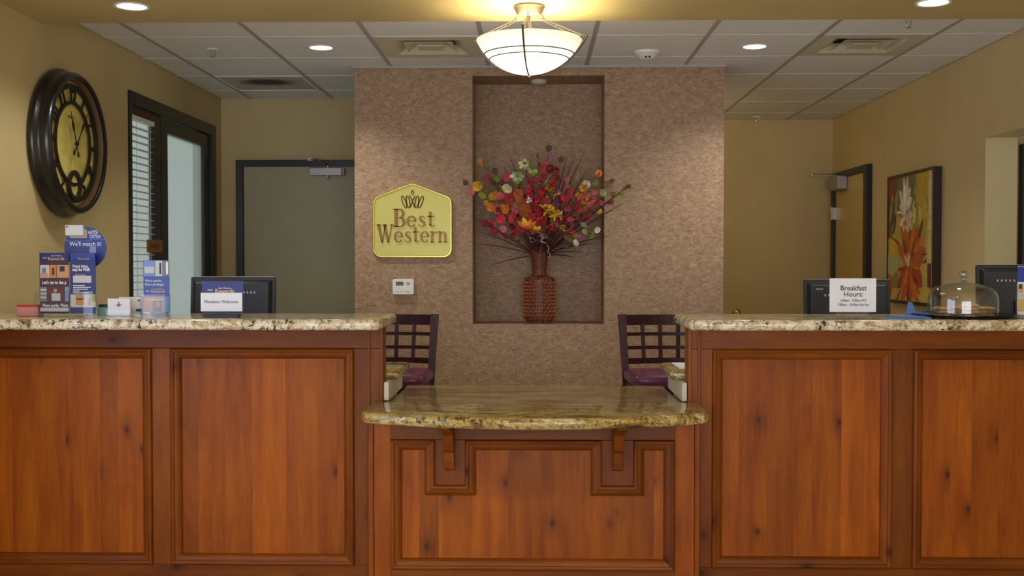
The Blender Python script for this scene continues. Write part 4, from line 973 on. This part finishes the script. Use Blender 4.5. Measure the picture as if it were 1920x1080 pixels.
bloom('pale green blossom at upper left of the bouquet', 'star_blossom', A(972, 328, 6.60), ['sage', 'green', 'sage', 'white'], .052, 8, centre='green')
bloom('cream blossom at the top left of centre', 'star_blossom', A(984, 306, 6.64), ['cream', 'sage'], .044, 7, centre='brown')
bloom('soft green blossom right of the cream one', 'star_blossom', A(999, 316, 6.64), ['sage', 'green'], .044, 7, centre='olive')
bloom('orange lily blossom low at bouquet centre', 'lily_blossom', A(988, 428, 6.46), ['orange', 'gold', 'orange', 'rust'], .066, 7, Vector((-.05, -.6, .8)), 'red')
bloom('orange lily blossom half hidden beside the low central one', 'lily_blossom', A(1004, 434, 6.47), ['orange', 'gold', 'rust'], .05, 6, Vector((.3, -.6, .7)), 'rust')
bloom('small white blossom in front of the red plume', 'star_blossom', A(993, 376, 6.48), ['white', 'mauve'], .026, 6, centre='mauve')
bloom('gold blossom among the leaves at right', 'star_blossom', A(1094, 352, 6.56), ['gold', 'orange'], .036, 6, centre='rust')
# rust coloured feather leaves
for x, y, lb_ in ((964, 352, 'broad rust feather leaf leaning left of the red plume'), (984, 372, 'rust feather leaf beside the red plume'), (975, 362, 'rust feather leaf between the two other rust feathers')):
    t_ = thing('feather_leaf', lb_, 'foliage', MOUTH, 0, 'rust feather leaves'); b_ = A(1000, 440, 6.6); tp = A(x, y, 6.55); MB().tube([MOUTH, b_], .003, 5).build('stem', M_stem, t_)
    MB().petal(b_, tp - b_, facing(tp, .2), (tp - b_).length, .062, .05, shape=2).build('blade', F['rust'], t_, smooth=True, angle=80)
t_ = thing('curly_twig', 'pale curly twig dangling over the vase mouth', 'twig', MOUTH)
MB().tube([A(1000, 448, 6.76), A(1012, 452, 6.74), A(1024, 456, 6.73), A(1029, 464, 6.73), A(1027, 473, 6.74), A(1032, 477, 6.74), A(1028, 484, 6.75)], .0022, 5).build('dangling_end', F['white'], t_)
for k in range(7):
    a = random.uniform(0, 6.28); c = A(1008 + 14 * cos(a), 446 + 6 * sin(a), 6.74)
    MB().tube([c + Vector((.018 * cos(q), .01 * sin(q * 1.3), .012 * sin(q))) for q in [i * .55 + a for i in range(8)]], .0016, 5).build('curl', F['white'], t_)

# ================================================================== THINGS ON THE COUNTERS
ZT = 1.1182
SUB = {}
def panel(name, mat, px0, py0, px1, py1, Y, parent, th=.002):
    a = at(px0, py1, Y); b = at(px1, py0, Y)
    return B(a.x, b.x, Y, Y + th, a.z, b.z).build(name, mat, SUB.get(parent.name, parent))
def label_at(name, body, hpx, mat, px, py, Y, parent, bold=0, align='LEFT', sq=1.0):
    """lettering whose baseline starts at a place on the sheet; hpx is the letter height"""
    p = at(px, py, Y); return text(name, body, hpx / FPX * Y * 1.38, mat, (p.x, Y - .0008, p.z), SUB.get(parent.name, parent), depth=.0004, bold=bold, align=align, squeeze=sq)
def base_thing(name, label, cat, px0, px1, Y, z=ZT, group=None): return thing(name, label, cat, ((at(px0, 500, Y).x + at(px1, 500, Y).x) / 2, Y, z), 0, group)
M_skin = base('photo_warm', lin((198, 150, 110)), .5); M_photo = base('photo_pale', lin((200, 200, 205)), .5); M_photo2 = base('photo_amber', lin((205, 140, 50)), .5); M_photo3 = base('photo_dark', lin((96, 44, 40)), .5)
M_photo4 = base('photo_sky', lin((120, 152, 205)), .5); M_photo5 = base('photo_grey', lin((120, 124, 138)), .5); M_green = base('photo_green', lin((150, 170, 70)), .5); M_mid = base('mid_blue_print', lin((60, 84, 158)), .4)
# --- large two pocket brochure holder
Yh = 4.43
h = base_thing('brochure_holder', 'clear two pocket brochure holder on the counter below the clock', 'brochure holder', 73, 180, Yh)
def clearbox(h, x0, x1, ytop, Y0, Y1, yfront):
    a, b = at(x0, ytop, Y1), at(x1, ytop, Y1); f = at(x0, yfront, Y0)
    B(a.x, b.x, Y1, Y1 + .003, ZT, a.z).build('back_panel', M_acryl, h); B(a.x, b.x, Y0 - .003, Y0, ZT, f.z).build('front_panel', M_acryl, h)
    B(a.x, b.x, Y0, Y1, ZT, ZT + .018).build('base', M_acryl, h)
    for q in (a.x - .003, b.x): B(q, q + .003, Y0 - .003, Y1 + .003, ZT, f.z).build('side_panel', M_acryl, h)
clearbox(h, 73, 180, 462, Yh - .012, Yh + .028, 546)
xm = at(130, 500, Yh).x; B(xm - .0015, xm + .0015, Yh - .012, Yh + .026, ZT + .018, at(130, 546, Yh).z).build('divider', M_acryl, h)
def brochure(lb_, x0, y0, x1, y1, Y, mat):
    t_ = base_thing('brochure', lb_, 'brochure', x0, x1, Y, at(x0, y1, Y).z); SUB[t_.name] = panel('sheet', mat, x0, y0, x1, y1, Y, t_); return t_
t_ = brochure('navy rewards brochure at the back of the left pocket below clock', 75, 474, 129, 588, Yh + .02, M_navy)
label_at('lettering', 'Rewards', 6.5, M_goldp, 90, 488, Yh + .02, t_, .0004); label_at('lettering', 'Best Western', 2.6, M_wht, 96, 480.5, Yh + .02, t_); label_at('lettering', '***', 5, M_wht, 80, 487, Yh + .02, t_)
t_ = brochure('navy brochure at the back of the right pocket below clock', 132, 474, 178, 588, Yh + .02, M_blue)
label_at('lettering', 'Rewards', 4.5, M_goldp, 146, 487, Yh + .02, t_)
Y = Yh - .004
t_ = brochure("brochure reading let's get to the perks with guest photos", 75, 490, 129, 584, Y, M_maroon)
panel('photo_strip', M_photo, 75.5, 497, 92, 521, Y - .0008, t_, .001); panel('photo_strip', M_photo2, 93, 497, 105, 521, Y - .0008, t_, .001); panel('photo_strip', M_skin, 106.5, 497, 129, 521, Y - .0008, t_, .001)
panel('photo_detail', M_photo5, 79, 502, 86, 512, Y - .0012, t_, .001); panel('photo_detail', M_photo3, 97, 502, 102, 516, Y - .0012, t_, .001); panel('photo_detail', M_ink, 112, 499, 121, 509, Y - .0012, t_, .001); panel('photo_detail', M_skin, 77, 512, 90, 520, Y - .0013, t_, .001)
label_at('lettering', "Let's get to the p", 6.4, M_wht, 79, 532.5, Y, t_, .0004, sq=.76)
panel('photo_strip', M_photo3, 90, 538, 121, 565, Y - .0008, t_, .001); panel('photo_strip', M_photo5, 75.5, 538, 88, 565, Y - .0008, t_, .001); panel('photo_strip', M_photo4, 122, 538, 129, 565, Y - .0008, t_, .001)
o = MB(); c = at(104, 545, Y); o.prism(arcs(c.x, c.z, .0075, 0, 360, 12)[:-1], 'y', Y - .0018, Y); o.build('photo_detail', M_skin, t_); panel('photo_detail', M_photo, 97, 550, 113, 564, Y - .0014, t_, .001)
for q in (542, 549, 556): panel('photo_detail', M_photo, 76, q, 87, q + 3, Y - .0012, t_, .001)
label_at('lettering', 'More perks. More', 6.6, M_wht, 80, 575.5, Y, t_, .0004, sq=.72); panel('photo_strip', M_photo, 75.5, 577, 129, 584, Y - .0008, t_, .001)
t_ = brochure('navy brochure reading next time stay for free beside the clock side holder edge', 132, 490, 179, 580, Y, M_navy)
label_at('lettering', 'Next time,', 5.6, M_wht, 136, 501.5, Y, t_, .0003, sq=.9); label_at('lettering', 'stay for FREE', 5.6, M_wht, 136, 508, Y, t_, .0005, sq=.8)
panel('card_picture', M_photo, 137, 517, 171, 530, Y - .0008, t_, .001); label_at('lettering', 'Rewards', 4, M_goldp, 141, 517, Y, t_)
for k, L in enumerate((22, 33, 28, 12, 30)): panel('text_line', M_wht, 137, 534.5 + k * 3.5, 137 + L, 536 + k * 3.5, Y - .0006, t_, .0006)
panel('photo_strip', M_photo, 132.5, 552, 179, 576, Y - .0008, t_, .001); panel('photo_detail', M_photo2, 142, 553, 158, 572, Y - .0012, t_, .001); panel('photo_detail', M_photo3, 143, 559, 157, 562, Y - .0014, t_, .001); panel('photo_detail', M_green, 167, 553, 179, 566, Y - .0012, t_, .001); panel('photo_detail', M_photo2, 165, 560, 172, 573, Y - .0013, t_, .001)
# --- round sign
Y = 4.50; t_ = base_thing('round_sign', "blue round sign reading we'll match it behind the brochure holder", 'sign', 120, 200, Y)
c = at(160, 465, Y); MB().prism(arcs(c.x, c.z, 40 / FPX * Y, 0, 360, 40)[:-1], 'y', Y, Y + .003).build('disc', M_blue, t_); SUB[t_.name] = [q for q in t_.children][0]
B(c.x - .006, c.x + .006, Y + .003, Y + .006, ZT, c.z).build('stem', M_acryl, t_); B(c.x - .04, c.x + .04, Y - .005, Y + .05, ZT, ZT + .003).build('foot', M_acryl, t_)
panel('card_picture', M_skin, 131, 430, 163, 446.5, Y - .001, t_, .001); panel('card_picture', M_teal, 126, 427, 159, 443, Y - .0015, t_, .001); panel('card_picture', M_paper, 122.5, 422, 155.5, 441, Y - .002, t_, .001)
panel('card_mark', M_ink, 124, 424, 127, 426.5, Y - .003, t_, .0008)
label_at('lettering', 'STATUS', 2.4, M_wht, 170, 433.5, Y, t_); label_at('lettering', 'MATCH', 5.8, M_wht, 165, 439, Y, t_, .0003, sq=.68); label_at('lettering', 'NO', 2, M_wht, 175, 441.5, Y, t_); label_at('lettering', 'CATCH', 6.2, M_wht, 168, 446.5, Y, t_, .0003, sq=.72)
panel('rule', M_photo4, 166, 448.5, 198, 449, Y - .0006, t_, .0006); label_at('lettering', 'Elite with another hotel program?', 3.0, M_photo4, 123.5, 452.5, Y, t_, sq=.88); label_at('lettering', "We'll match it!", 8.2, M_wht, 130.5, 461, Y, t_, .0003, sq=.90)
# --- red lidded tray, teal box, business cards
Y = 4.42; t_ = base_thing('plastic_box', 'small pale plastic box with red lid at the far left', 'box', 30, 73, Y)
a, b = at(31, 592, Y), at(71, 592, Y); M_pink = base('pink_plastic', lin((205, 140, 132)), .35)
MB().prism(rrect(a.x, b.x, Y, Y + .06, .006), 'z', ZT, ZT + .040).build('body', M_pink, t_, bevel=.003)
MB().prism(rrect(a.x - .002, b.x + .002, Y - .002, Y + .062, .007), 'z', ZT + .0405, ZT + .047).build('lid', M_redpl, t_, bevel=.002)
Y = 4.50; t_ = base_thing('note_box', 'small teal note box beside the white business cards', 'box', 183, 202, Y)
a, b = at(182, 590, Y), at(203, 590, Y); B(a.x, b.x, Y, Y + .05, ZT, ZT + .034).build('tray', M_teal, t_, bevel=.002); B(a.x + .004, b.x - .004, Y + .006, Y + .044, ZT + .0342, ZT + .046).build('dark_insert', base('dark_green_plastic', lin((24, 70, 58)), .4), t_)
def cards(lb_, x0, y0, x1, y1, Y, mark):
    t_ = base_thing('card_holder', lb_, 'card holder', x0, x1, Y); a, b = at(x0, y0, Y), at(x1, y1, Y)
    B(a.x, b.x, Y + .004, Y + .016, ZT + .006, a.z).build('card_stack', M_paper, t_); B(a.x - .003, b.x + .003, Y - .006, Y - .003, ZT, ZT + .028).build('front_lip', M_acryl, t_)
    B(a.x - .003, b.x + .003, Y - .006, Y + .03, ZT, ZT + .0055).build('base', M_acryl, t_); B(a.x - .003, b.x + .003, Y + .0185, Y + .0215, ZT + .006, a.z - .006).build('back_panel', M_acryl, t_)
    for q in mark: panel('card_mark', M_ink, *q, Y + .0032, t_, .001)
cards('white business cards in clear holder near the granite front edge', 201, 560, 243, 597, 4.40, [(222, 566, 223.5, 575), (217, 571, 228, 572), (219, 573, 226, 574)])
cards('white card stack standing behind the front business cards', 222, 557, 266, 594, 4.49, [(255, 579, 265, 584), (258, 562, 262, 565)])
# --- small brochure holder
Y = 4.48; h = base_thing('brochure_holder', 'clear single brochure holder in front of the window blind', 'brochure holder', 268, 318, Y); clearbox(h, 267.5, 318.5, 520, Y - .008, Y + .02, 552)
t_ = brochure('blue brochure reading more perks more privileges before the blind', 269, 488, 317, 585, Y, M_mid)
panel('photo_strip', M_photo4, 269.5, 488.5, 290, 518, Y - .0008, t_, .001); panel('photo_strip', M_photo, 291, 488.5, 304, 518, Y - .0008, t_, .001); panel('photo_strip', M_photo5, 305, 488.5, 317, 518, Y - .0008, t_, .001)
panel('photo_detail', M_photo, 271, 500, 289, 512, Y - .0013, t_, .001); panel('photo_detail', M_ink, 299, 493, 302, 514, Y - .0013, t_, .001); panel('photo_detail', M_wht, 311, 491, 315, 514, Y - .0013, t_, .001)
label_at('lettering', 'More perks.', 5.2, M_wht, 272, 528.5, Y, t_, sq=.92); label_at('lettering', 'More privileges.', 5.2, M_wht, 272, 535.5, Y, t_, sq=.8)
label_at('lettering', 'Rewards', 6, M_goldp, 283, 549, Y, t_, .0003, sq=.95); label_at('lettering', 'Best Western', 2.4, M_wht, 288, 543, Y, t_); label_at('lettering', '***', 4.5, M_wht, 273, 549, Y, t_)
panel('photo_strip', M_skin, 269.5, 556, 307, 585, Y - .0008, t_, .001); panel('photo_strip', M_photo4, 308, 556, 317, 585, Y - .0008, t_, .001); panel('photo_detail', M_photo5, 286, 564, 304, 584, Y - .0013, t_, .001); panel('photo_detail', M_photo2, 292, 566, 300, 576, Y - .0017, t_, .001); panel('photo_detail', M_gold, 276, 561, 305, 563, Y - .0019, t_, .001)
# --- members plaque
Y = 4.36; t_ = base_thing('counter_plaque', 'blue rewards plaque with white members welcome card', 'plaque', 376, 456, Y)
a, b = at(382, 590, Y), at(448, 590, Y); B(a.x, b.x, Y - .012, Y + .03, ZT, ZT + .012).build('base', M_blackp, t_, bevel=.002)
panel('upper_card', M_navy, 379, 527, 456, 586, Y + .004, t_, .004); panel('white_card', M_paper, 376.5, 549, 454, 583.5, Y, t_, .002)
label_at('lettering', 'Rewards', 9, M_goldp, 403, 550, Y + .004, t_, .0005, sq=.85); label_at('lettering', 'Best Western', 3.0, M_wht, 410, 541.5, Y + .004, t_); label_at('lettering', '***', 6, M_wht, 389, 548, Y + .004, t_)
label_at('lettering', 'Members Welcome', 6.0, M_ink, 415, 568.5, Y, t_, 0, 'CENTER', .97)
# --- monitors
def monitor(label, xc, yc, zt, wd, ht, rz, tilt, vents, brand=False):
    t_ = thing('computer_monitor', label, 'monitor', (xc, yc, .880), rz); k = dict(local=True); H0 = zt - .880 - ht
    R_ = Matrix.Translation((0, 0, H0)) @ Matrix.Rotation(RAD(tilt), 4, 'X')
    MB().prism(rrect(-wd / 2, wd / 2, 0, ht, .008), 'y', 0, .022).xform(R_).build('bezel', M_blackp, t_, bevel=.003, **k)
    MB().add([(-wd / 2 + .012, 0, .012), (wd / 2 - .012, 0, .012), (wd / 2 - .012, 0, ht - .012), (-wd / 2 + .012, 0, ht - .012), (-wd / 2 + .026, -.026, .026), (wd / 2 - .026, -.026, .026), (wd / 2 - .026, -.026, ht - .030), (-wd / 2 + .026, -.026, ht - .030)],
             [(3, 2, 1, 0), (4, 5, 6, 7), (0, 1, 5, 4), (1, 2, 6, 5), (2, 3, 7, 6), (3, 0, 4, 7)]).xform(R_).build('back_shell', M_blackp, t_, bevel=.003, **k); shell = [q for q in t_.children if q.name.startswith('back_shell')][0]
    B(-wd / 2 + .015, wd / 2 - .015, .0222, .0235, .02, ht - .015).xform(R_).build('screen', M_blackp2, t_, **k)
    B(-wd / 2 + .002, wd / 2 - .002, .002, .02, ht + .0002, ht + .0016).xform(R_).build('top_edge', M_alu, t_, **k)
    n = vents
    for i in range(n): 
        q = -wd * .27 + wd * .54 * i / (n - 1); B(q - .003, q + .003, -.0275, -.0262, ht - .078, ht - .068).xform(R_).build('vent_slot', M_alu, shell, **k)
    if brand: 
        o = text('lettering', 'lenovo', .011, M_wht, (0, 0, 0), None, (RAD(90), 0, 0), .0003); o.data.transform(R_ @ Matrix.Translation((-wd / 2 + .048, -.0272, ht - .048)) @ Matrix.Rotation(RAD(0), 4, 'X')); adopt(o, shell, True)
    B(-.03, .03, -.045, -.02, .012, H0 + .16).build('neck', M_blackp, t_, **k)
    MB().prism(rrect(-.11, .11, -.10, .09, .03), 'z', .0003, .013).build('foot', M_blackp, t_, bevel=.003, **k)
monitor('black monitor seen from behind left of the grey door', -1.368, 4.88, 1.276, .382, .30, RAD(2), -6, 14)
monitor('black monitor seen from behind the breakfast hours sign', 1.398, 4.88, 1.265, .380, .30, RAD(-2), -6, 14, True)
monitor('black monitor seen from behind behind the cookie dome', 2.165, 4.90, 1.330, .36, .32, RAD(-8), -5, 12)
# --- breakfast sign
Y = 4.30; t_ = base_thing('sign_card', 'white breakfast hours card in clear stand on right counter', 'sign', 1555, 1643, Y)
SUB[t_.name] = panel('card', M_paper, 1555.5, 522, 1643, 585, Y, t_, .003)
a, b = at(1568, 597, Y), at(1630, 597, Y); B(a.x, b.x, Y + .0005, Y + .0035, ZT + .004, at(1600, 583, Y).z).build('stand_stem', M_acryl, t_); B(a.x, b.x, Y - .02, Y + .045, ZT, ZT + .0035).build('stand_base', M_acryl, t_)
label_at('lettering', 'Breakfast', 9.5, M_ink, 1600, 544.5, Y, t_, .0002, 'CENTER', 1.0); label_at('lettering', 'Hours:', 9.5, M_ink, 1600, 556, Y, t_, .0002, 'CENTER', 1.0)
label_at('lettering', '6:30am - 9:30am M-F', 4.9, M_ink, 1600, 565.5, Y, t_, 0, 'CENTER', .82); label_at('lettering', '7:00am - 10:00am Sat-Sun', 4.9, M_ink, 1600, 573.5, Y, t_, 0, 'CENTER', .82)
# --- cookie dome on a tray
Y = 4.45; c = at(1806, 588, Y); CX, CY_ = c.x, Y
t_ = thing('serving_tray', 'round black tray under the glass dome', 'tray', (CX, CY_, ZT))
MB().lathe([(0, 0), (.16, 0), (.20, .010), (.202, .012), (.196, .0125), (.158, .0035), (0, .0035)], 48, (CX, CY_, ZT)).build('dish', M_tray, t_, smooth=True)
MB().lathe([(.199, .0105), (.206, .0125), (.206, .0145), (.199, .0135)], 48, (CX, CY_, ZT), closed=True).build('rim', M_tray, t_, smooth=True)
dm = thing('glass_dome', 'clear glass cake dome with round knob over cookies', 'dome', (CX, CY_, ZT + .004)); z0 = ZT + .0042
po = [(.137, 0), (.138, .05), (.136, .085), (.128, .105), (.11, .118), (.07, .128), (.025, .136)]
pi_ = [(.134, 0), (.135, .05), (.133, .083), (.1255, .1025), (.109, .1155), (.069, .1255), (.02, .133), (0, .134)]
MB().lathe([(0, .139)] + po[::-1] + pi_, 48, (CX, CY_, z0)).build('bell', M_dome, dm, smooth=True, angle=60)
MB().lathe([(0, .1385), (.018, .1385), (.012, .144), (.0095, .15), (.013, .156), (.0185, .166), (.0185, .174), (.012, .183), (0, .186)], 24, (CX, CY_, z0)).build('knob', M_domek, dm, smooth=True, angle=60)
random.seed(21)
def cookie(lb_, x, y, z, r):
    m_ = MB(); n = 18; rr = [r * random.uniform(.94, 1.05) for _ in range(n)]
    prof = [(0, 0), (.9, .0), (1.0, .004), (.93, .009), (.5, .012), (0, .0125)]; vs = []
    for k in range(n):
        for q, hh in prof: vs.append((x + rr[k] * q * cos(2 * pi * k / n), y + rr[k] * q * sin(2 * pi * k / n), z + hh + (random.uniform(-.0008, .0008) if hh > .008 else 0)))
    m_.add(vs, [(k * 6 + i, ((k + 1) % n) * 6 + i, ((k + 1) % n) * 6 + i + 1, k * 6 + i + 1) for k in range(n) for i in range(5)])
    tag(m_.build('cookie', M_cookie, smooth=True, angle=60), lb_, 'cookie', 'cookies under the glass dome')
zc = ZT + .0040
for lb_, dx, dy, lv in (('cookie lowest in the left stack under the dome', -.085, -.01, 0), ('middle cookie of the left stack under the dome', -.082, -.012, 1), ('top cookie of the left stack under the dome', -.087, -.008, 2), ('lowest front middle cookie under the dome', .004, -.055, 0), ('second front middle cookie under the dome', .008, -.052, 1), ('third front middle cookie under the dome', .002, -.056, 2), ('top front middle cookie under the dome', .006, -.05, 3),
                        ('lowest cookie of the right stack under the dome', .088, .0, 0), ('middle cookie of the right stack under the dome', .084, .003, 1), ('top cookie of the right stack under the dome', .087, -.002, 2), ('lowest cookie at the back under the dome', .0, .055, 0), ('middle cookie at the back under the dome', .005, .057, 1), ('top cookie at the back under the dome', .0, .053, 2)):
    cookie(lb_, CX + dx, CY_ + dy, zc + lv * .0132, .039)
# --- napkins
t_ = thing('paper_napkin', 'flat blue folded napkin left of the cookie tray', 'napkin', (at(1700, 590, 4.34).x, 4.34, ZT))
a = at(1662, 598, 4.34).x; MB().prism([(a, 4.36), (a + .05, 4.28), (a + .165, 4.31), (a + .12, 4.40)], 'z', ZT, ZT + .006).build('folded_sheet', M_napkin, t_); MB().prism([(a + .004, 4.362), (a + .052, 4.288), (a + .15, 4.312), (a + .11, 4.392)], 'z', ZT + .0065, ZT + .010).build('upper_fold', M_napkin, t_)
t_ = thing('paper_napkin', 'blue napkin standing on edge against the cookie tray', 'napkin', (at(1715, 590, 4.46).x, 4.47, ZT))
a = at(1697, 590, 4.47).x
MB().add([(a, 4.47, ZT), (a + .09, 4.45, ZT), (a + .015, 4.475, ZT + .062), (a + .028, 4.47, ZT + .058), (a + .04, 4.46, ZT + .022), (a + .09, 4.452, ZT + .018)] + [(a, 4.476, ZT), (a + .09, 4.456, ZT), (a + .015, 4.481, ZT + .062), (a + .028, 4.476, ZT + .058), (a + .04, 4.466, ZT + .022), (a + .09, 4.458, ZT + .018)],
         [(0, 1, 5, 4, 3, 2), (6, 8, 9, 10, 11, 7), (0, 2, 8, 6), (2, 3, 9, 8), (3, 4, 10, 9), (4, 5, 11, 10), (5, 1, 7, 11), (0, 6, 7, 1)]).build('folded_sheet', M_napkin, t_)
# --- brochure at the right edge
Y = 4.36; h = base_thing('brochure_holder', 'clear brochure holder at the right end beside the dome', 'brochure holder', 1906, 1956, Y); clearbox(h, 1906, 1956, 530, Y - .008, Y + .02, 552)
t_ = brochure('blue topped brochure with guest photo at the far right', 1907.5, 499, 1955, 590, Y, M_wht)
panel('header', M_blue, 1908, 500, 1955, 529, Y - .0008, t_, .001); panel('photo_strip', M_photo, 1908, 531, 1930, 558, Y - .0008, t_, .001); panel('photo_detail', M_photo3, 1910, 533, 1917, 541, Y - .0013, t_, .001); panel('photo_detail', M_skin, 1909, 540, 1918, 549, Y - .0013, t_, .001); panel('photo_strip', M_goldp, 1908, 560, 1940, 584, Y - .0008, t_, .001)
label_at('lettering', 'Best Western', 4, M_wht, 1920, 523, Y, t_)
